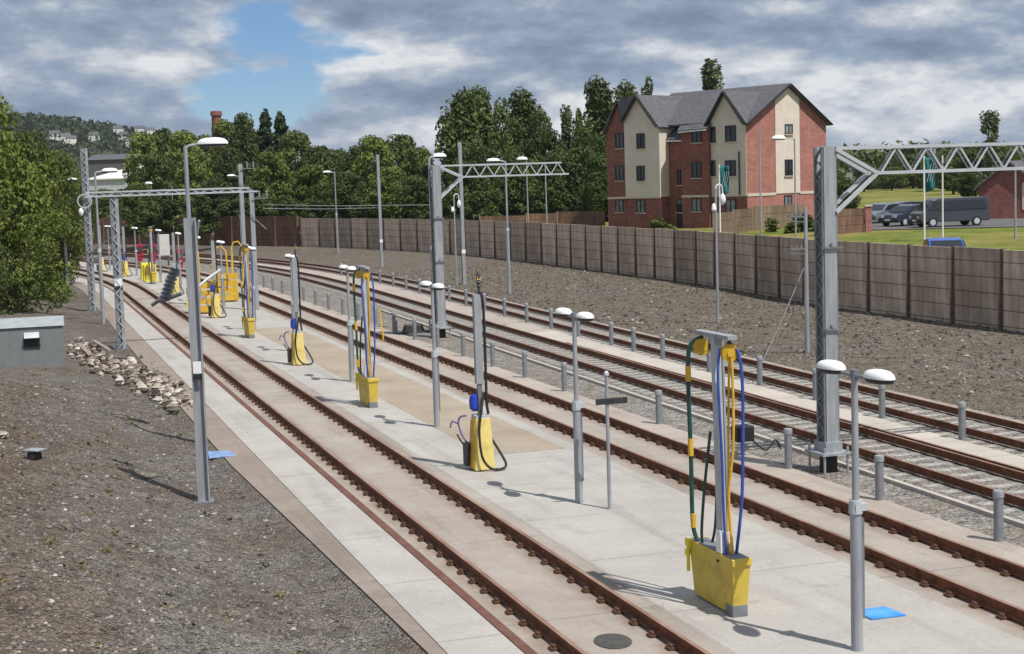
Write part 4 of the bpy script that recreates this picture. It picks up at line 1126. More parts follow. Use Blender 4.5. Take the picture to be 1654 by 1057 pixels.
# ================================================================== TREES
def crown_mesh(kind, seed, m, dens=1.0, leaf=.26):
    """unit tree about 10 m tall standing at the origin; returns crown and trunk meshes"""
    r = random.Random(seed); b = MB(); tk = MB(); H = 10.0
    if kind == 'broad':
        n = 46
        for i in range(n):
            z = r.uniform(.22, 1.0); prof = math.sin(math.pi*min(1, (z-.12)/.92))**.6
            R0 = 3.3*prof*r.uniform(.45, 1.0); a = r.uniform(0, 6.28)
            q = r.uniform(.75, 1.45)
            c = (R0*math.cos(a), R0*math.sin(a), H*z-.7)
            leaf_quads(b, c, q*1.15, q*1.15, q*.85, int(95*dens*q), leaf, r)
            if i < 12: tk.tube([(0, 0, H*.15+i*.25), (c[0]*.5, c[1]*.5, (H*.15+i*.25+c[2])/2+.3), c], [.11, .07, .02], 5)
        tk.tube([(0, 0, -.4), (.08, .05, H*.3), (0, .1, H*.6), (.1, 0, H*.85)], [.26, .20, .13, .04], 8)
    elif kind == 'tall':
        for i in range(46):
            z = r.uniform(.16, 1.0); prof = (1.05-z)**.55*min(1, .5+z*2)
            R0 = 2.7*prof*r.uniform(.3, 1.0); a = r.uniform(0, 6.28); q = r.uniform(.7, 1.35)
            c = (R0*math.cos(a), R0*math.sin(a), H*z-.4); leaf_quads(b, c, q, q, q*1.05, int(95*dens*q), leaf, r)
            if i < 10: tk.tube([(0, 0, H*.2+i*.4), c], [.08, .02], 5)
        tk.tube([(0, 0, -.4), (.05, 0, H*.5), (0, 0, H*.95)], [.24, .15, .03], 8)
    elif kind == 'conifer':
        for i in range(60):
            z = (i+.5)/60; R0 = 2.1*(1-z)**.8*r.uniform(.45, 1.1); a = r.uniform(0, 6.28)+i*2.4; zz = H*(.08+.92*z)
            c = (R0*.8*math.cos(a), R0*.8*math.sin(a), zz-.15*R0)
            leaf_quads(b, c, .35+R0*.36, .35+R0*.36, .34, int(52*dens), leaf, r)
        leaf_quads(b, (0, 0, H), .22, .22, .6, int(30*dens), leaf*.8, r)
        tk.tube([(0, 0, -.4), (0, 0, H*.5), (0, 0, H*.98)], [.22, .13, .02], 8)
    elif kind == 'poplar':
        for i in range(34):
            a = r.uniform(0, 6.28); z = r.uniform(.2, 1); R0 = r.uniform(.2, 1.55)*(1.2-z*.62); c = (R0*math.cos(a), R0*math.sin(a), H*z-.3)
            leaf_quads(b, c, .42, .42, .85, int(60*dens), leaf*.9, r); 
            if i < 14: tk.tube([(0, 0, max(.5, c[2]-3)), c], [.05, .015], 5)
        tk.tube([(0, 0, -.4), (0, 0, H*.95)], [.2, .03], 8)
    elif kind == 'bush':
        for i in range(26):
            a = r.uniform(0, 6.28); z = r.uniform(.05, .95); R0 = r.uniform(.2, 3.6)*math.sqrt(max(.05, 1-z*z*.8)); q = r.uniform(.7, 1.3)
            c = (R0*math.cos(a), R0*math.sin(a), H*z-.3); leaf_quads(b, c, q*1.1, q*1.1, q*1.1, int(110*dens*q), leaf, r)
            if i < 8: tk.tube([(r.uniform(-.3, .3), r.uniform(-.3, .3), 0), (c[0]*.5, c[1]*.5, c[2]*.5+.5), c], [.09, .06, .02], 5)
        tk.tube([(0, 0, -.4), (.1, .1, H*.5)], [.2, .06], 7)
    return raw_mesh('crown', b, m), raw_mesh('trunk', tk, BARK)
TM = {}
def tree(key, kind, seed, m, x, y, z, h, wf, label, cat='tree', group=None, name=None, dens=1.0, leaf=.26, rz=None):
    if key not in TM: TM[key] = crown_mesh(kind, seed, m, dens, leaf)
    cm, tm = TM[key]
    t = thing(name or {'broad': 'broadleaf_tree', 'tall': 'tall_tree', 'conifer': 'conifer_tree', 'poplar': 'poplar_tree', 'bush': 'bush'}[kind], label, cat, (x, y, z), (x*1.7+y) if rz is None else rz, group)
    t.scale = (h/10*wf, h/10*wf, h/10)
    for nm, me in (('crown', cm), ('trunk', tm)):
        o = bpy.data.objects.new(nm, me); COL.objects.link(o); o.parent = t
    return t
def tree_px(key, kind, seed, m, px, top, Y, wpx, label, zb=None, group=None, dens=1.0, leaf=.26, name=None, cat='tree'):
    p = at(px, top, Y); z = terr(p.x, Y) if zb is None else zb
    h = p.z-z; base_w = {'broad': 8.6, 'tall': 6.4, 'conifer': 5.0, 'poplar': 3.8, 'bush': 9.2}[kind]
    wf = (wpx/CF*Y)/(base_w*h/10)
    return tree(key, kind, seed, m, p.x, Y, z, h*.97, wf, label, cat, group, name, dens, leaf)
# left edge trees
GL = 'leafy trees along the left edge'
for i, (px, top, Y, w, key, m, zb, lb) in enumerate([
        (-25, 140, 84, 190, 'bl1', LEAF_C, .8, 'tallest fresh green tree cut off by the left edge'),
        (38, 205, 97, 150, 'bl2', LEAF_C, .6, 'rounded fresh green tree second from the left edge'),
        (10, 290, 82, 190, 'bu1', LEAF_A, .3, 'olive bush low at the left edge above the palisade fence'),
        (90, 236, 112, 120, 'bl2', LEAF_A, .2, 'olive green tree beside the tall left mast'),
        (48, 320, 94, 170, 'bu2', LEAF_C, 0, 'spreading fresh bush at the foot of the left trees'),
        (80, 345, 114, 90, 'bu1', LEAF_B, -.2, 'dark bush in shade where the track disappears'),
        (22, 385, 88, 130, 'bu1', LEAF_A, -.2, 'low olive bush hiding the trunks at the left edge'),
        (-20, 360, 84, 120, 'bu2', LEAF_B, -.2, 'dark low bush right at the left edge'),
        (46, 386, 99, 90, 'bu1', LEAF_C, -.3, 'low fresh bush under the second left tree'),
        (30, 372, 98, 150, 'bu2', LEAF_A, -.1, 'low olive bush at the left edge, closest to the ground'),
        (118, 288, 138, 80, 'bl1', LEAF_B, .3, 'small dark tree just behind the tall left mast'),
        (-60, 240, 72, 150, 'bl2', LEAF_B, .8, 'dark tree mostly outside the left edge')]):
    kind = 'bush' if key.startswith('bu') else 'broad'
    tree_px(key+m.name, kind, {'bl1': 11, 'bl2': 31, 'bu1': 13, 'bu2': 33}[key], m, px, top, Y, w, lb, zb, GL, 1.7, .175, cat='bush' if kind == 'bush' else 'tree')
# woods behind the timber wall
GW = 'trees behind the timber wall'
woods = [(155, 306, 215, 70, 'b'), (232, 208, 205, 62, 'a'), (262, 203, 215, 66, 'b'), (298, 205, 200, 70, 'a'), (335, 214, 222, 60, 'b'), (366, 188, 214, 66, 'a'), (392, 186, 208, 56, 'c'), (402, 205, 226, 60, 'b'),
         (428, 180, 216, 44, 'k'), (452, 184, 208, 46, 'k'), (480, 206, 200, 70, 'a'), (512, 232, 190, 66, 'b'), (545, 236, 196, 62, 'a'), (575, 232, 186, 62, 'b'), (604, 214, 180, 70, 'a'), (642, 213, 184, 76, 'b'), (676, 232, 176, 60, 'a'), (694, 262, 172, 44, 'b'),
         (250, 240, 188, 60, 'b'), (315, 240, 186, 64, 'a'), (375, 235, 186, 66, 'b'), (440, 240, 182, 66, 'a'), (500, 262, 176, 66, 'a'), (560, 275, 172, 66, 'b'), (625, 265, 168, 70, 'a'), (672, 280, 162, 60, 'b'),
         (225, 292, 178, 60, 'a'), (345, 285, 178, 60, 'b'), (410, 290, 174, 60, 'a')]
woods += [(172, 303, 200, 56, 'a'), (198, 304, 206, 56, 'b'), (222, 272, 212, 40, 'a')]
nice = {'a': ('olive crowned tree', 'broad', LEAF_A, 51), 'b': ('dark crowned tree', 'broad', LEAF_B, 52), 'c': ('narrow dark tree', 'tall', LEAF_B, 53), 'k': ('spiky conifer', 'conifer', LEAF_D, 54)}
where = ['left of the white sawtooth roof gap', 'right of the white sawtooth roof', 'left of the brick chimney', 'just left of the brick chimney', 'behind the tall lamp dome', 'right of the tall lamp dome', 'left of the two conifers', 'behind the two conifers',
         'on the left of the pair rising highest', 'on the right of the pair rising highest', 'right of the two conifers', 'where the skyline dips', 'above the far bank lamp', 'left of the plain bank mast', 'behind the plain bank mast', 'right of the plain bank mast', 'sloping down to the middle mast', 'against the middle lattice mast',
         'in the second line right of the gap', 'in the second line left of the lamp dome', 'in the second line right of the lamp dome', 'in the second line below the conifers', 'in front below the skyline dip', 'in front of the far bank lamp trees', 'low right of the plain bank mast', 'low beside the middle mast',
         'lowest at the left end of the wall', 'low behind the near column top', 'low behind the portal beam end', 'small below the white sawtooth roof', 'below the right end of the white sawtooth roof', 'touching the right end of the white roof']
for (px, top, Y, w, k), wh_ in zip(woods, where):
    nm, kind, m, sd = nice[k]; tree_px('w'+k, kind, sd, m, px, top, Y, w*(2.0 if k == 'k' else 1.35), f'{nm} behind the timber wall, {wh_}', 2.3, GW, 1.7, .25)
# tall dark belt right of the middle mast
GT = 'tall dark trees left of the apartment block'
belt = [(742, 152, 168, 66, 'b', 'leftmost of the tall dark trees, beside the middle lattice mast'), (776, 148, 172, 62, 'b', 'tall dark tree second from the middle mast, highest of the belt'), (812, 156, 166, 62, 'd', 'broad dark tree above the middle truss beam'),
        (846, 152, 172, 60, 'b', 'tall dark tree right of centre above the truss beam'), (876, 172, 164, 60, 'd', 'dark tree above the free end of the truss beam'), (760, 225, 155, 70, 'd', 'lower dark tree filling in under the truss beam'), (830, 235, 152, 70, 'd', 'lower dark tree behind the slim bank lamp post'), (895, 240, 152, 66, 'd', 'lower dark tree below the truss end'),
        (912, 172, 176, 30, 'p', 'pale slim poplar left of the dark conifers'), (932, 178, 180, 28, 'p', 'pale slim poplar touching the dark conifers'), (972, 134, 158, 66, 'b', 'tall dark tree right against the apartment block'), (945, 190, 152, 66, 'd', 'dark tree left of the apartment block gable'), (965, 245, 145, 60, 'd', 'low dark tree at the left gable foot'),
        (1036, 122, 186, 40, 'p2', 'dark open crowned tree tip above the apartment block roof'), (1014, 140, 182, 50, 'b', 'dark tree peeping over the left gable'), (1153, 98, 175, 56, 'p', 'tall pale poplar behind the apartment block ridge')]
nice2 = {'b': ('tall', LEAF_B, 61), 'd': ('broad', LEAF_B, 62), 'p': ('poplar', LEAF_E, 63), 'p2': ('poplar', LEAF_B, 65)}
for px, top, Y, w, k, lb in belt:
    kind, m, sd = nice2[k]; tree_px('t'+k, kind, sd, m, px, top, Y, w*(1.75 if k in 'bp' else 1.5), lb, 2.4, GT, 1.7, .235)
GU = 'dark undergrowth behind the walls'
for i in range(17):
    px = 212+i*30; Y = 166+(i*7) % 9
    tree_px('ug', 'bush', 81, LEAF_B, px, 312+(i*13) % 17, Y, 66, f'dark undergrowth bush behind the timber wall, {ORD[i] if i else "first"} from the left', 2.2, GU, .8, .45, 'bush', 'bush')
for i in range(11):
    px = 715+i*26; Y = 146+(i*5) % 7
    tree_px('ug', 'bush', 81, LEAF_B, px, 300+(i*11) % 15, Y, 64, f'dark undergrowth bush below the tall dark trees, {ORD[i] if i else "first"} from the left', 2.2, GU, .8, .45, 'bush', 'bush')
# right side
tree_px('tp3', 'poplar', 66, LEAF_E, 1597, 180, 190, 58, 'lone open crowned tree standing above the right truss beam', 2.5)
GF = 'trees beyond the yellow field'
for px, top, Y, w, lb in [(1365, 285, 150, 60, 'bushy tree between the largest mast and the cars'), (1395, 262, 300, 60, 'distant tree left in the line beyond the field'), (1440, 268, 310, 70, 'distant tree second in the line beyond the field'), (1500, 268, 290, 60, 'distant tree behind the two teal banners'), (1540, 255, 240, 80, 'larger tree right of the teal banners'), (1570, 268, 200, 60, 'tree touching the brick house roof'), (1600, 250, 260, 80, 'tree behind the brick house'), (1640, 255, 300, 80, 'tree at right edge behind the brick house'), (1575, 236, 210, 90, 'rounded tree left of the lone open crowned tree'), (1622, 230, 205, 90, 'rounded tree right of the lone open crowned tree'), (1475, 248, 330, 90, 'distant tree above the parked cars'), (1530, 240, 280, 90, 'distant tree above the parked van')]:
    tree_px('wb' if px % 20 else 'wa', 'broad', 52, LEAF_B, px, top, Y, w, lb, 2.5, GF, 1.0, .33)
for px, top, Y, w, m, lb in [(1247, 352, 108, 34, LEAF_C, 'small fresh shrub in front of the tan fence'), (1300, 345, 106, 60, LEAF_B, 'dark shrub left of the largest mast'), (1278, 358, 105, 40, LEAF_A, 'olive shrub at the tan fence corner'), (1085, 362, 98, 40, LEAF_A, 'low weed clump on top of the retaining wall'), (1330, 352, 100, 50, LEAF_B, 'dark shrub behind the largest mast'), (1062, 352, 112, 40, LEAF_A, 'low shrub by the brick front of the block')]:
    p = at(px, top, Y); z = terr(p.x, Y); h = max(.5, p.z-z)
    tree('sb'+m.name, 'bush', 71, m, p.x, Y, z, h, (w/CF*Y)/(9.2*h/10), lb, 'shrub', 'shrubs by the apartment block', 'shrub', .8, .5)

# ================================================================== APARTMENT BLOCK
def building():
    P0 = Vector((18.7, 118.0)); zb = 2.3; 
    e1 = Vector((-.68, .733)).normalized(); e2 = Vector((e1.y, -e1.x))      # e1 along the front to the left, e2 inward
    if e2.y < 0: e2 = -e2
    t = thing('apartment_block', 'three storey brick and cream apartment block with steep slate gables', 'building', (P0.x, P0.y, zb), math.atan2(e1.y, e1.x))
    # local axes: x along the front (leftwards), y = -inward ... fix sign
    ang = math.atan2(e1.y, e1.x); yl = Vector((-math.sin(ang), math.cos(ang))); sy = 1 if yl.dot(e2) > 0 else -1
    def V(u, v, z): return (u, sy*v, z)
    def fx(px, py=300):                                   # where a column of the picture meets the front plane
        d = ray(px, py); A = Vector((d.x, d.y)); 
        # P0 + u e1 = k A
        det = e1.x*(-A.y) - e1.y*(-A.x); u = ((-P0.x)*(-A.y) - (-P0.y)*(-A.x))/det; return u
    def fxz(px, py):
        u = fx(px, py); Y = (P0+e1*u).y; return u, zat(px, py, Y)-zb
    def gx(px, py):                                       # same for the gable plane
        d = ray(px, py); A = Vector((d.x, d.y)); det = e2.x*(-A.y) - e2.y*(-A.x); v = ((-P0.x)*(-A.y) - (-P0.y)*(-A.x))/det
        return v, zat(px, py, (P0+e2*v).y)-zb
    uL = fx(1022); uB = fx(1078); uR1 = fx(1106); uD = fx(1146)
    vE, zE2 = gx(1334, 195); vA, zA = gx(1272, 138)
    _, zE = fxz(1212, 198)
    _, zS = fxz(1212, 316); _, zS2 = fxz(1024, 318); zS = (zS+zS2)/2
    vmid = vE/2; zr = zA
    th = .25
    def pan(name, m, pts, dv, bump=0): 
        return MB().prism(pts, dv).build(name, m, t)
    # end gable (lit): brick, with a cream bay in the middle
    vb0, _ = gx(1252, 250); vb1, _ = gx(1291, 250)
    def roofz(v): return zE+(zr-zE)*(1-abs(v-vmid)/vmid)
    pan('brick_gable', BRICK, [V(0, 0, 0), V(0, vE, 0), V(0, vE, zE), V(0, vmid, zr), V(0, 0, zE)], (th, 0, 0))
    pan('cream_bay', RENDER_C, [V(-.06, vb0, zS), V(-.06, vb1, zS), V(-.06, vb1, roofz(vb1)-.12), V(-.06, vmid, zr-.14), V(-.06, vb0, roofz(vb0)-.12)], (.058, 0, 0))
    MB().box(-.05, -.003, min(sy*.0, sy*vb0), max(sy*.0, sy*vb0), zS-.12, zS+.1).build('string_course', STRING, t)
    MB().box(-.05, -.003, min(sy*vb1, sy*vE), max(sy*vb1, sy*vE), zS-.12, zS+.1).build('string_course', STRING, t)
    # front plane
    B1, zb1 = fxz(1042, 157)
    zBr = fxz(1076, 203)[1]; zBl = fxz(1023, 197)[1]
    D1, zd1 = fxz(1172, 150); zDl = fxz(1143, 203)[1]
    pan('cream_gable', RENDER_C, [V(uL, -.9, zS), V(uB, -.9, zS), V(uB, -.9, zBr), V(B1, -.9, zb1), V(uL, -.9, zBl)], (0, sy*1.8, 0))
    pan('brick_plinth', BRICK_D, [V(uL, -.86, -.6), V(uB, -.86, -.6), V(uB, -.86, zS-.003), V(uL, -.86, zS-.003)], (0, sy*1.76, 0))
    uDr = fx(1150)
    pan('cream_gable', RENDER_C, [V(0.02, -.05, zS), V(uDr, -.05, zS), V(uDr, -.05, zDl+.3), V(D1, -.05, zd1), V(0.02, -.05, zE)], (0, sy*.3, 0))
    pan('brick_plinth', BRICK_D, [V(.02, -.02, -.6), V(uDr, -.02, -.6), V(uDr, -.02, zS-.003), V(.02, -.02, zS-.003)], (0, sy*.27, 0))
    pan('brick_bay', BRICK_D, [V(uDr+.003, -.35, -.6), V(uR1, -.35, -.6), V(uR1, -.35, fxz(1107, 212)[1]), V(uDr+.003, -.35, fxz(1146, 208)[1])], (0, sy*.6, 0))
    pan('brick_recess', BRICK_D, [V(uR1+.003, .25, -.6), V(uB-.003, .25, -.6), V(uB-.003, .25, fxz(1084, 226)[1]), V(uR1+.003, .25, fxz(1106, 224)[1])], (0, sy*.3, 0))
    for a, c, v in ((.02, uDr, -.05), (uDr, uR1, -.38), (uL, uB, -.9)):
        MB().box(a, c, min(sy*v-.04*sy, sy*v-.003*sy), max(sy*v-.04*sy, sy*v-.003*sy), zS-.1, zS+.08).build('string_course', STRING, t)
    # left gabled face, turned away to the left
    A0 = P0+e1*uL-e2*.9
    dA = Vector((-.42, .907)); 
    def al(px, py):
        d = ray(px, py); A = Vector((d.x, d.y)); det = dA.x*(-A.y) - dA.y*(-A.x); k = ((-A0.x)*(-A.y) - (-A0.y)*(-A.x))/det
        return k, zat(px, py, (A0+dA*k).y)-zb
    def loc(Pw, z): q = Pw-P0; return (q.dot(e1), sy*q.dot(e2), z)
    kL, zLe = al(979, 214); kA, zAa = al(1002, 164); 
    pa = [loc(A0, -.6), loc(A0+dA*kL, -.6), loc(A0+dA*kL, zLe), loc(A0+dA*kA, zAa), loc(A0, zBl)]
    inn = Vector((loc(A0+Vector((dA.y, -dA.x)), 0)))-Vector(loc(A0, 0))
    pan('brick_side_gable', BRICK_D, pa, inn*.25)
    s0 = [loc(A0, zS-.1), loc(A0+dA*kL, zS-.14), loc(A0+dA*kL, zS+.04), loc(A0, zS+.08)]
    pan('string_course', STRING, [Vector(p)-inn*.03 for p in s0], inn*.027)
    # roofs
    def roof(pts, name='roof'):
        P = [Vector(p) for p in pts]; nrm = (P[1]-P[0]).cross(P[2]-P[0]).normalized()
        if nrm.z < 0: nrm = -nrm
        return MB().prism(P, nrm*.16).build(name, SLATE, t)
    o = .35; slope = (zr-zE)/vmid
    dM = -.12
    uE = uL+6.5
    r0 = MB()
    roof([V(-o, .12, zE+slope*.12), V(-o, vmid, zr), V(uL, vmid, zr), V(uL, .12, zE+slope*.12)])
    roof([V(-o, vE+o, zE-slope*o), V(-o, vmid, zr+.002), V(uL, vmid, zr+.002), V(uL, vE+o, zE-slope*o)])
    MB().prism([V(-o, -o, zE-slope*o), V(-o, .14, zE+slope*.14), V(-.01, .14, zE+slope*.14), V(-.01, -o, zE-slope*o)], (0, 0, .16)).build('roof', SLATE, t)
    # cross gables over the cream bays
    def cross(u0, u1, ua, z0, z1, za, v):
        vv = min(vmid, vmid*(za-zE)/(zr-zE)) if za < zr else vmid
        roof([V(u0-.2, v-.3, z0-.2), V(ua, v-.3, za+.02), V(ua, vv, za+.02), V(u0-.2, max(.2, vmid*(z0-zE)/(zr-zE)), z0-.15)])
        roof([V(u1+.2, v-.3, z1-.2), V(ua, v-.3, za+.024), V(ua, vv, za+.024), V(u1+.2, max(.2, vmid*(z1-zE)/(zr-zE)), z1-.15)])
    cross(0, uDr+.25, D1, zE, zDl, zd1, -.05)
    # left wing: ridge between the two apexes
    RB = Vector(V(B1, -1.2, zb1+.03)); RA = Vector(loc(A0+dA*kA, zAa+.03)); CO = Vector(loc(A0, zBl-.05)); CO.y -= sy*.2
    CL = Vector(loc(A0+dA*kL, zLe-.1)); E2 = Vector((0, sy, 0))
    roof([CO, RB, RA])
    roof([V(uB-.15, -1.2, zBr-.25), RB+Vector((0, 0, .004)), RB+E2*(vE+1.2)+Vector((0, 0, .004)), V(uB-.15, vE, zBr-.25)])
    roof([CO, RB+Vector((0, 0, .002)), RB+E2*(vE+1.2), CO+E2*(vE+1)])
    roof([CL-inn*.3, RA-inn*.3+Vector((0, 0, .003)), RA+inn*5, CL+inn*5])
    roof([RA, RB-Vector((0, 0, .02)), RB+E2*5-Vector((0, 0, .02)), RA+inn*5])
    # lean-to roofs over bay and recess
    roof([V(uDr-.05, -.6, fxz(1146, 208)[1]-.1), V(uR1+.1, -.6, fxz(1107, 212)[1]-.1), V(uB-.1, vmid*.72, zE+(zr-zE)*.72), V(uDr-.6, vmid*.72, zE+(zr-zE)*.72)])
    roof([V(uR1+.1, .0, fxz(1106, 226)[1]-.05), V(uB, .0, fxz(1084, 226)[1]-.05), V(uB, vmid*.75, zE+(zr-zE)*.74), V(uR1, vmid*.75, zE+(zr-zE)*.74)])
    def verge(p, q):
        MB().bar(p, q, .16, .10).build('bargeboard', FRAME_D, t)
    verge(V(-o-.05, -o, zE-slope*o+.05), V(-o-.05, vmid, zr+.05)); verge(V(-o-.05, vE+o, zE-slope*o+.05), V(-o-.05, vmid+.02, zr+.052))
    verge(V(0, -.37, zE-.1), V(D1, -.37, zd1+.05)); verge(V(uDr+.3, -.37, zDl-.1), V(D1, -.37, zd1+.052))
    verge(V(uL, -1.25, zBl), V(B1, -1.25, zb1+.05)); verge(V(uB, -1.25, zBr-.1), V(B1, -1.25, zb1+.052))
    verge(tuple(Vector(loc(A0, zBl))-inn*.2), tuple(Vector(loc(A0+dA*kA, zAa+.06))-inn*.2)); verge(tuple(Vector(loc(A0+dA*kL, zLe))-inn*.2), tuple(Vector(loc(A0+dA*kA, zAa+.064))-inn*.2))
    MB().bar(V(uR1, -.68, fxz(1107, 212)[1]-.1), V(uDr, -.68, fxz(1146, 208)[1]-.1), .10).build('gutter', WHITE, t)
    MB().bar(V(uB, -.06, fxz(1084, 226)[1]-.08), V(uR1+.1, -.06, fxz(1106, 226)[1]-.08), .10).build('gutter', WHITE, t)
    MB().bar(V(uR1+.16, .16, 0), V(uR1+.16, .16, fxz(1106, 226)[1]), .09).build('downpipe', FRAME_D, t)
    MB().bar(V(fx(1196), -.13, zS), V(fx(1196), -.13, fxz(1196, 245)[1]), .09).build('downpipe', FRAME_D, t)
    # windows
    def window(c, ax, out, w, h, panes=2):
        c = Vector(c); ax = Vector(ax).normalized(); out = Vector(out).normalized(); z = Vector((0, 0, 1))
        b = MB(); f = .055
        def bx(bb, a0, a1, z0, z1, d0, d1):
            bb.hexa([c+ax*a0+z*z0+out*d0, c+ax*a1+z*z0+out*d0, c+ax*a1+z*z0+out*d1, c+ax*a0+z*z0+out*d1, c+ax*a0+z*z1+out*d0, c+ax*a1+z*z1+out*d0, c+ax*a1+z*z1+out*d1, c+ax*a0+z*z1+out*d1])
        bx(b, -w/2, -w/2+f, -h/2, h/2, .005, .07); bx(b, w/2-f, w/2, -h/2, h/2, .005, .07)
        bx(b, -w/2+f, w/2-f, -h/2, -h/2+f, .005, .068); bx(b, -w/2+f, w/2-f, h/2-f, h/2, .005, .068)
        if panes > 1: bx(b, -.03, .03, -h/2+f, h/2-f, .005, .066)
        o_ = b.build('window', FRAME_D, t)
        g = MB(); bx(g, -w/2+f, w/2-f, -h/2+f, h/2-f, .006, .02); g.build('pane', GLASS if h > 1.1 else GLASS_P, o_)
        sll = MB(); bx(sll, -w/2-.08, w/2+.08, -h/2-.07, -h/2-.003, .004, .11); sll.build('sill', STRING, o_)
    X = (1, 0, 0); OUT = (0, -sy, 0)
    for px, rows, v, w in ((1047, (228, 280, 333), -.905, 1.05), (1181, (216, 272, 333), -.055, 1.25), (1130, (218, 275, 331), -.355, 1.15), (1096, (287, 333), .245, .8)):
        for py in rows:
            u, z = fxz(px, py); u2 = u
            window((u2, sy*v, z), X, OUT, w*.84, 1.25 if py < 320 else 1.05)
    for py in (218, 272): 
        u, z = fxz(1153, py); window((u, -sy*.055 if py else 0, z), X, OUT, .45, 1.25, 1)
    for py, hh in ((209, .8), (271, 1.3), (324, .85)):
        v, z = gx(1272.5, py); window((-.066 if py < 310 else -.004, sy*v, z), (0, sy, 0), (-1, 0, 0), 1.0, hh, 2)
    dl = Vector(loc(A0+dA, 0))-Vector(loc(A0, 0))
    for py in (228, 280, 333):
        k, z = al(1001, py); window(Vector(loc(A0+dA*k, z))-inn*.005, dl, -inn, 1.3, 1.25 if py < 320 else 1.05)
    u, z = fxz(1098, 345); MB().box(u-.5, u+.5, min(sy*.20, sy*.245), max(sy*.20, sy*.245), 0, 2.1).build('door', FRAME_D, t)
    MB().box(uL+.1, uB-.1, min(-sy*.8, sy*vE), max(-sy*.8, sy*vE), -.5, .1).build('foundation', BRICK_D, t) if False else None
    return t
building()

# ================================================================== THINGS BEHIND THE WALL
def fence_run(label, pts, h, m, pm=TIMBER, sp=2.4):
    p0 = pts[0]; t = thing('timber_fence', label, 'fence', (p0.x, p0.y, 0), 0)
    for a, c in zip(pts[:-1], pts[1:]):
        d = c-a; L = math.hypot(d.x, d.y); n = max(1, int(L/sp)); ang = math.atan2(d.y, d.x)
        for i in range(n):
            q = a+d*(i/n)-t.location; z = lerp(a.z, c.z, i/n)
            o = MB().box(.05, L/n-.05, -.025, .025, 0, h).build('fence_panel', m, t); o.location = (q.x, q.y, z); o.rotation_euler = (0, 0, ang)
            o = MB().box(-.05, .05, -.06, .06, -.2, h+.06).build('fence_post', pm, t); o.location = (q.x, q.y, z)
    return t
def up_at(px, Y): p = at(px, 350, Y); return Vector((p.x, Y, terr(p.x, Y)-.05))
fence_run('reddish timber fence between tall dark trees and retaining wall', [up_at(775, 136), up_at(850, 134), up_at(900, 133), up_at(978, 131)], 1.75, FENCE_T)
fence_run('tan timber garden fence below the sunlit gable', [up_at(1152, 106), up_at(1215, 112), up_at(1222, 112.5), up_at(1300, 114)], 1.8, FENCE_L)
fence_run('dark brown timber fence left of the parked cars', [up_at(1352, 100), up_at(1396, 101)], 1.7, FENCE_T)
p = up_at(1402, 101); t = thing('gate_pillar', 'orange brick gate pillar at the end of the dark fence', 'pillar', p, 0)
MB().box(-.2, .2, -.2, .2, 0, 1.75).build('shaft', BRICK, t); MB().box(-.25, .25, -.25, .25, 1.75, 1.85).build('cap', STRING, t)
cp = MB(); cp.poly([tuple(up_at(1398, 118)+Vector((0, 0, .07))), tuple(up_at(1405, 100)+Vector((0, 0, .07))), tuple(up_at(1680, 92)+Vector((0, 0, .07))), tuple(up_at(1700, 124)+Vector((0, 0, .07)))])
def drape(name, corners, m, dz, n=14):
    A, B, C, D = corners
    xs = [i/n for i in range(n+1)]
    def f(u, v):
        q = A.lerp(B, u).lerp(D.lerp(C, u), v); return (q.x, q.y, terr(q.x, q.y)+dz)
    o = grid_mesh(name, xs, xs, f, m); o['kind'] = 'structure'; return o
drape('car_park', [up_at(1392, 125), up_at(1690, 130), up_at(1690, 100), up_at(1410, 103)], TARMAC, .05)

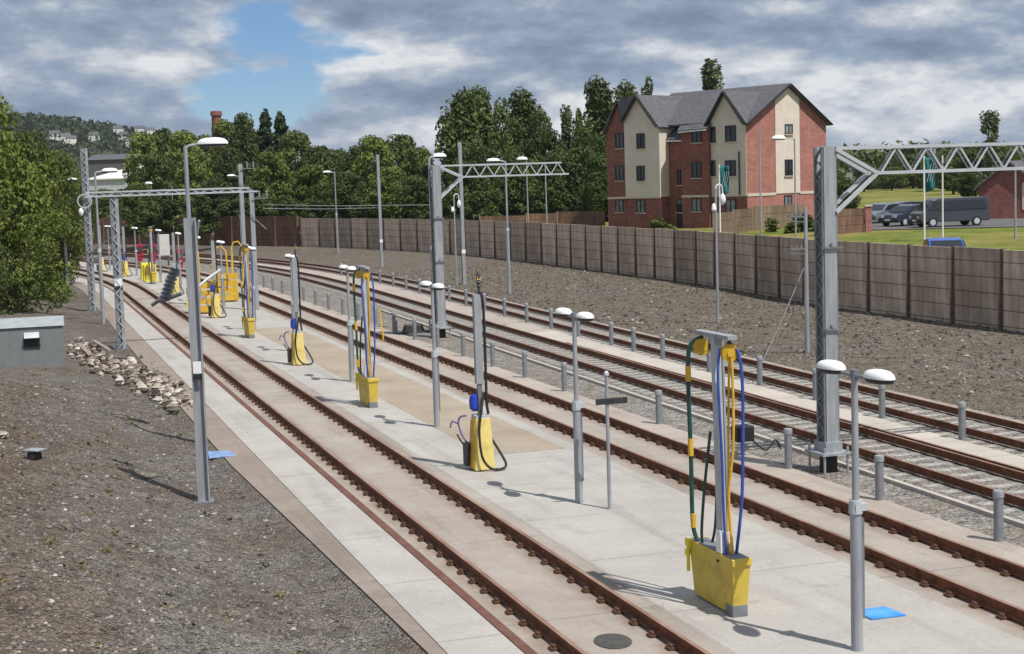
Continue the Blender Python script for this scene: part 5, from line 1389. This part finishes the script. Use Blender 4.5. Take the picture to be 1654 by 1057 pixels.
def car(label, loc, rz, paint, kind='hatch', name='parked_car', cat='car'):
    t = thing(name, label, cat, loc, rz, 'parked vehicles')
    if kind == 'van':
        L, Wd = 5.0, 1.85
        side = [(-2.6, .35), (2.45, .35), (2.6, .55), (2.58, .95), (2.2, 1.12), (1.55, 1.85), (1.2, 1.98), (-2.5, 1.98), (-2.6, 1.8)]
        glass = [(2.05, 1.18), (1.50, 1.80), (-2.3, 1.80), (-2.4, 1.22)]; wx = (1.65, -1.6); wr = .34
    else:
        L, Wd = 4.3, 1.78
        side = [(-2.15, .32), (2.1, .32), (2.17, .55), (2.05, .82), (1.15, .98), (.45, 1.42), (-.2, 1.50), (-1.35, 1.47), (-2.0, 1.05), (-2.16, .8)]
        glass = [(1.0, 1.0), (.42, 1.36), (-.2, 1.43), (-1.3, 1.40), (-1.75, 1.05)]; wx = (1.35, -1.35); wr = .32
    w = Wd/2
    b = MB(); n = len(side)
    # shell: sides bow inwards above the waist
    def yy(z): return w*(1-.16*sm((z-.9)/.8))
    Lf = [Vector((x, yy(z), z)) for x, z in side]; Rt_ = [Vector((x, -yy(z), z)) for x, z in side]
    b.poly(Lf); b.poly(Rt_[::-1])
    for i in range(n): j = (i+1) % n; b.quad(Lf[i], Rt_[i], Rt_[j], Lf[j])
    b.build('body', paint, t, bevel=.06)
    for sg in (-1, 1):
        g = MB(); g.poly([(x, sg*(w*(1-.13*sm((z-.9)/.8))+.03), z) for x, z in glass]); g.build('side_window', GLASS, t)
        for x in wx:
            q = MB(); q.tube([(x, sg*(w-.16), wr), (x, sg*(w+.025), wr)], wr, 20); wo = q.build('wheel', BLACK, t, True)
            q = MB(); q.tube([(x, sg*(w+.026), wr), (x, sg*(w+.034), wr)], wr*.62, 14); q.build('rim', GALV_L, wo, True)
    for sg in (-1, 1): MB().bar((-1.3 if kind != 'van' else -2.3, sg*(w*.72), max(z for x, z in side)-.03), (.1 if kind != 'van' else 1.1, sg*(w*.72), max(z for x, z in side)-.01), .05, .05).build('roof_highlight_bar', GALV_L, t)  # pale bars added to stand for the highlight along the roof
    # windscreen, lights, plate
    (x0, z0), (x1, z1) = ((2.16, 1.15), (1.58, 1.82)) if kind == 'van' else ((1.12, 1.01), (.47, 1.40))
    y0, y1 = yy(z0)-.1, yy(z1)-.1
    nx, nz = (z0-z1), (x0-x1); nn = math.hypot(nx, nz); ox, oz = -nx/nn*.02, nz/nn*.02
    if ox < 0: ox, oz = -ox, -oz
    g = MB(); g.quad((x0+ox, -y0, z0+abs(oz)), (x0+ox, y0, z0+abs(oz)), (x1+ox, y1, z1+abs(oz)), (x1+ox, -y1, z1+abs(oz))); g.build('windscreen', GLASS, t)
    fx_ = max(x for x, z in side)
    for sg in (-1, 1):
        MB().box(fx_-.16, fx_+.012, sg*(w-.30)-.18, sg*(w-.30)+.18, .62, .80).build('headlight', LAMP_G, t, bevel=.02)
    MB().box(fx_-.05, fx_+.015, -.26, .26, .42, .53).build('number_plate', WHITE, t)
    MB().box(fx_-.3, fx_+.006, -w+.12, w-.12, .28, .40).build('bumper', DARK, t)
    return t
def carpos(px, Y): p = at(px, 350, Y); return Vector((p.x, Y, terr(p.x, Y)+.05))
car('dark grey van with pale roof highlight bars parked by the brick house', carpos(1533, 105), R(190), CAR_GREY, 'van', 'parked_van', 'van')
car('black car parked left of the van, nose towards the wall', carpos(1466, 109), R(215), CAR_NAVY)
car('silver blue car at the left end of the car park', carpos(1425, 117), R(222), CAR_SILV)
car('dark car half hidden behind the black car', carpos(1456, 121), R(205), CAR_BLK)
p = at(1526, 385, 73); car('bright blue car whose roof shows above the retaining wall', Vector((p.x, 73, p.z-1.5)), R(-100), CAR_BLUE)
def brick_house(label, P, rz, wd, dp, he, hr):
    t = thing('brick_house', label, 'house', P, rz)
    MB().prism([(0, 0, -.5), (wd, 0, -.5), (wd, 0, he), (wd/2, 0, hr), (0, 0, he)], (0, dp, 0)).build('wall', BRICK_D, t)
    for sg in (0, 1):
        x0 = -.35 if sg == 0 else wd+.35; z0 = he-.35*(hr-he)/(wd/2)
        MB().prism([(x0, -.3, z0+.02), (wd/2, -.3, hr+.02), (wd/2, -.3, hr+.2), (x0, -.3, z0+.2)], (0, dp+.6, 0)).build('roof', SLATE, t)
    MB().box(wd*.72, wd*.72+.9, -.05, -.003, .9, 3.0).build('door', STRING, t)
    return t
q = at(1581, 350, 118); brick_house('dull red brick house with slate roof at the right edge', (q.x, 118, 2.35), R(-26), 4.5, 9, zat(1581, 303, 118)-2.35, zat(1625, 264, 117)-2.35)
# lamp standards and poles behind the wall
def street_lamp(label, p, h, arm=-1.0, head=True):
    t = thing('street_lamp', label, 'street lamp', p, 0, 'street lamps behind the wall')
    MB().cyl(0, 0, -.2, h, .07, .045, 10).build('pole', GALV, t, True)
    if head:
        MB().tube([(0, 0, h-.05), (arm*.4, 0, h+.03), (arm*.7, 0, h+.05)], .03, 8).build('arm', GALV, t, True)
        d, l = MB(), MB(); lamp_head(d, l, (arm*1.05, 0, h+.0), .95, .42, .26, False); hd = d.build('lamp_head', WHITE, t, True); l.build('lamp_tray', DARK, hd, True)
    return t
def sl_px(px, Y, top, lb, arm=-1.0, head=True):
    p = up_at(px, Y); street_lamp(lb, p, zat(px, top, Y)-p.z, arm, head)
sl_px(1285, 100, 224, 'street lamp whose white head hangs in front of the sunlit gable')
sl_px(1229, 98, 205, 'headless slim pole in front of the brick corner of the block', head=False)
sl_px(853, 128, 258, 'slim street lamp pole behind the wall below the truss beam', -.35)
sl_px(883, 126, 262, 'slim pole with looped insulator right of the street lamp below the truss', head=False)
sl_px(509, 190, 282, 'far slim pole with short crosshead before the woods', -.3)
sl_px(1640, 84, 262, 'grey pole in front of the brick house at the right edge', head=False)
sl_px(1298, 172, 282, 'far pole behind the block', head=False) if False else None
sl_px(247, 185, 297, 'far slim pole left of the tall lamp post, before the woods', -.3)
sl_px(280, 180, 300, 'second far slim pole left of the tall lamp post', head=False)
# sales banners
def banner(label, px, Y, top, bot, two=False):
    p = up_at(px, Y); h = zat(px, top, Y)-p.z
    t = thing('sales_banner', label, 'banner', p, 0, 'teal sales banners')
    MB().cyl(0, 0, -.2, h, .06, .05, 10).build('pole', WHITE, t, True)
    z0 = zat(px, bot, Y)-p.z
    def flag(x0, x1, name='flag'):
        b = MB(); n = 8
        for i in range(n):
            for j in range(10):
                def q(a, c, d=0):
                    x = x0+(x1-x0)*a/n; z = z0+(h-.1-z0)*c/10+.25*(a/n)*(1 if c < 3 else 0)*(3-c)/3; y = .10*math.sin(a*.9+c*.5)+d; return (x, y, z)
                b.quad(q(i, j), q(i+1, j), q(i+1, j+1), q(i, j+1))
        f = b.build(name, TEAL, t, True); sd = f.modifiers.new('cloth', 'SOLIDIFY'); sd.thickness = .01
        # pale lettering-like stripe down the cloth
        m = MB(); xm = (x0+x1)/2
        for k in range(3):
            m.bar((xm-.22+.14*k, -.13, z0+(h-z0)*.3), (xm+.02+.14*k, -.13, z0+(h-z0)*.78), .05, .012)
        m.build('emblem', WHITE, f)
    flag(.06, .66)
    if two:
        MB().cyl(1.1, .1, -.2, h, .05, .045, 10).build('second_pole', WHITE, t, True)
    return t
banner('single teal sales banner on white pole in front of the cream gable', 1163, 104, 266, 318)
banner('teal sales banner on white poles in front of the parked van', 1493, 88, 252, 312, True)
# brick chimney far behind the woods, sheds, hill
q = at(349, 180, 250); t = thing('brick_chimney', 'dark red brick factory chimney behind the woods', 'chimney', (q.x, 250, 2.0), 0)
MB().cyl(0, 0, 0, q.z-2.7, 1.15, .78, 14).build('shaft', BRICK_D, t, True); MB().cyl(0, 0, q.z-2.7, q.z-2.0, .98, .92, 14).build('crown', BRICK_D, t, True)
SHED = mat('white_shed_roof', (.66, .66, .62), (.74, .74, .70), .4, .6)
Y = 330; A = at(140, 289, Y); t = thing('sawtooth_shed', 'long white sawtooth roofed shed in the gap below the hill', 'building', (A.x, Y, 0), R(-4))
wpx = (215-150)/CF*Y; n = 8; zt = zat(180, 264, Y); z1 = zat(180, 290, Y)
for i in range(n):
    x = wpx*i/n; MB().hexa([(x, 0, z1), (x+.95, 0, z1), (x+6.4, 24, zt), (x+5.4, 24, zt), (x, 0, z1+.25), (x+.95, 0, z1+.25), (x+6.4, 24, zt+.25), (x+5.4, 24, zt+.25)]).build('roof_bay', SHED, t)
MB().box(-.5, wpx+1, .5, 24, 0, z1-.01).build('wall', GALV_L, t)
MB().poly([(0, .2, z1-.005), (wpx, .2, z1-.005), (wpx+5.4, 24.2, zt-.3), (5.4, 24.2, zt-.3)]).build('roof', GALV_D, t)
A = at(140, 262, 420); t = thing('grey_warehouse', 'grey roofed warehouse behind the white sawtooth shed', 'building', (A.x, 420, 0), 0)
w_ = 80/CF*420; zz = zat(180, 248, 420)
MB().box(0, w_, 0, 20, 0, zat(180, 258, 420)).build('wall', SLATE, t); MB().prism([(-.5, -.5, zat(180, 258, 420)+.01), (-.5, 21, zat(180, 258, 420)+.01), (-.5, 10, zz)], (w_+1, 0, 0)).build('roof', SLATE, t)

def hill(x, y):                                           # skyline of the hill beyond the town
    d = y
    px = 827+CF*x/d if d > 0 else 0
    return 0
HR = [(-700, 188), (0, 186), (60, 188), (100, 190), (150, 196), (200, 203), (250, 212), (300, 218), (400, 240), (520, 262), (700, 285), (900, 290)]
HY0, HY1 = 700.0, 1150.0
def hz_(x, y):
    px = 827+CF*x/HY1
    top = zat(px, interp(px, HR)+9, HY1)
    t_ = sm((y-HY0)/(HY1-HY0)); w = 3.0*math.sin(x*.031+y*.012)*t_+2*math.sin(x*.07-y*.03)*t_
    return -1.4 + (top+1.4)*t_ + w*(1-sm((y-1080)/60))
HILL = mat('wooded_hill', (.022, .038, .022), (.05, .07, .03), .02, .95)
hl = grid_mesh('hills', frange(-900, 80, 14), frange(HY0, HY1+200, 14), lambda x, y: (x, y, hz_(x, min(y, HY1))), HILL); hl['kind'] = 'structure'
r = random.Random(77); b = MB()
for k in range(1500):
    y = r.uniform(HY0+60, HY1+15); x = r.uniform(-.40, -.16)*y
    z = hz_(x, y)+r.uniform(0, 3); q = r.uniform(3.5, 8)
    leaf_quads(b, (x, y, z), q, q, q*.8, 16, 2.2, r)
me = raw_mesh('hill_woods', b, LEAF_D); o = bpy.data.objects.new('hill_woods', me); COL.objects.link(o); tag(o, 'distant woods covering the hill at far left', 'woods', kind='stuff')
WPAINT = mat('white_house_wall', (.68, .66, .62), (.74, .72, .68), .5, .8)
def make_far_house():
    t = thing('hill_house', '', 'house', group='houses on the wooded hill')
    MB().prism([(-5, 0, -3), (5, 0, -3), (5, 0, 4.5), (-5, 0, 4.5)], (0, 8, 0)).build('wall', WPAINT, t)
    MB().prism([(-5.4, -.4, 4.5), (-5.4, 8.4, 4.5), (-5.4, 4, 8)], (10.8, 0, 0)).build('roof', SLATE, t)
    o = MB().box(-3, -1.6, -.06, -.01, 1, 2.6).build('window', FRAME_D, t)
    return t
FH = Kind(make_far_house)
for px, py, lb in [(94, 220, 'white house low on the left part of the hill'), (113, 224, 'pale house among trees on the hill, left of centre'), (122, 228, 'pale house beside trees below the hill centre'), (156, 222, 'house in the middle of the hill slope'), (195, 211, 'pale house near the hill crest'), (203, 221, 'house below the crest, right part of the hill'), (229, 211, 'brightest white house near the right end of the crest'), (215, 232, 'white house low at the right end of the hill'), (249, 214, 'small white house at far right of the crest')]:
    # walk down the sight line to the hillside
    d = ray(px, py); tt = 690
    while tt < 1300:
        P = EYE+d*tt
        if P.y > HY0 and P.z < hz_(P.x, min(P.y, HY1))+5: break
        tt += 3
    o = FH.put((P.x, P.y-9, P.z-1.5), R(r.uniform(-25, 25)), lb); o.scale = (.62, .62, .62)
# right hand distance: low wooded rise and rooftops
r = random.Random(78); b = MB()
for k in range(900):
    y = r.uniform(330, 420); x = lerp(.19, .46, r.random())*y
    q = r.uniform(1.8, 3.6); leaf_quads(b, (x, y, 3+r.uniform(0, 8.0)), q, q, q*.8, 26, .9, r)
me = raw_mesh('far_woods', b, LEAF_B); o = bpy.data.objects.new('far_woods', me); COL.objects.link(o); tag(o, 'low wooded rise on the right horizon', 'woods', kind='stuff')
FH2 = Kind(make_far_house)
for px, py, Y, lb in [(1385, 270, 300, 'pale house below the raking strut of the largest mast'), (1452, 286, 330, 'white house at the back of the yellow field')]:
    q = at(px, py, Y); o = FH2.put((q.x, Y, q.z-2.0), R(20), lb, 'houses beyond the yellow field'); o.scale = (.26, .26, .22)
# overhead wires between far masts
for (a, c, lb) in [(at(425, 331, 88), at(703, 331, 66), 'upper overhead wire left of the middle lattice mast'), (at(425, 337, 90), at(610, 336, 110), 'lower overhead wire before the woods')]:
    m_ = (a+c)/2-Vector((0, 0, .06)); tag(MB().tube([a, m_, c], .014, 6).build('overhead_wire', GALV_L), lb, 'wire')
print('objects', len(bpy.data.objects))

# thin summer haze over the whole place
hb = MB(); hb.box(-5600, 5600, -700, 6600, -2.6, 95); hz_o = hb.build('haze', None); hz_o.data.materials.clear()
hm = bpy.data.materials.new('haze_air'); hm.use_nodes = True; t_ = hm.node_tree; t_.nodes.remove(t_.nodes['Principled BSDF'])
pv = t_.nodes.new('ShaderNodeVolumePrincipled'); pv.inputs['Color'].default_value = (.82, .88, .95, 1); pv.inputs['Density'].default_value = .00007
t_.links.new(pv.outputs[0], t_.nodes['Material Output'].inputs['Volume']); hz_o.data.materials.append(hm); hz_o['kind'] = 'stuff'; hz_o['label'] = 'thin summer haze lying over the whole yard'; hz_o['category'] = 'haze'
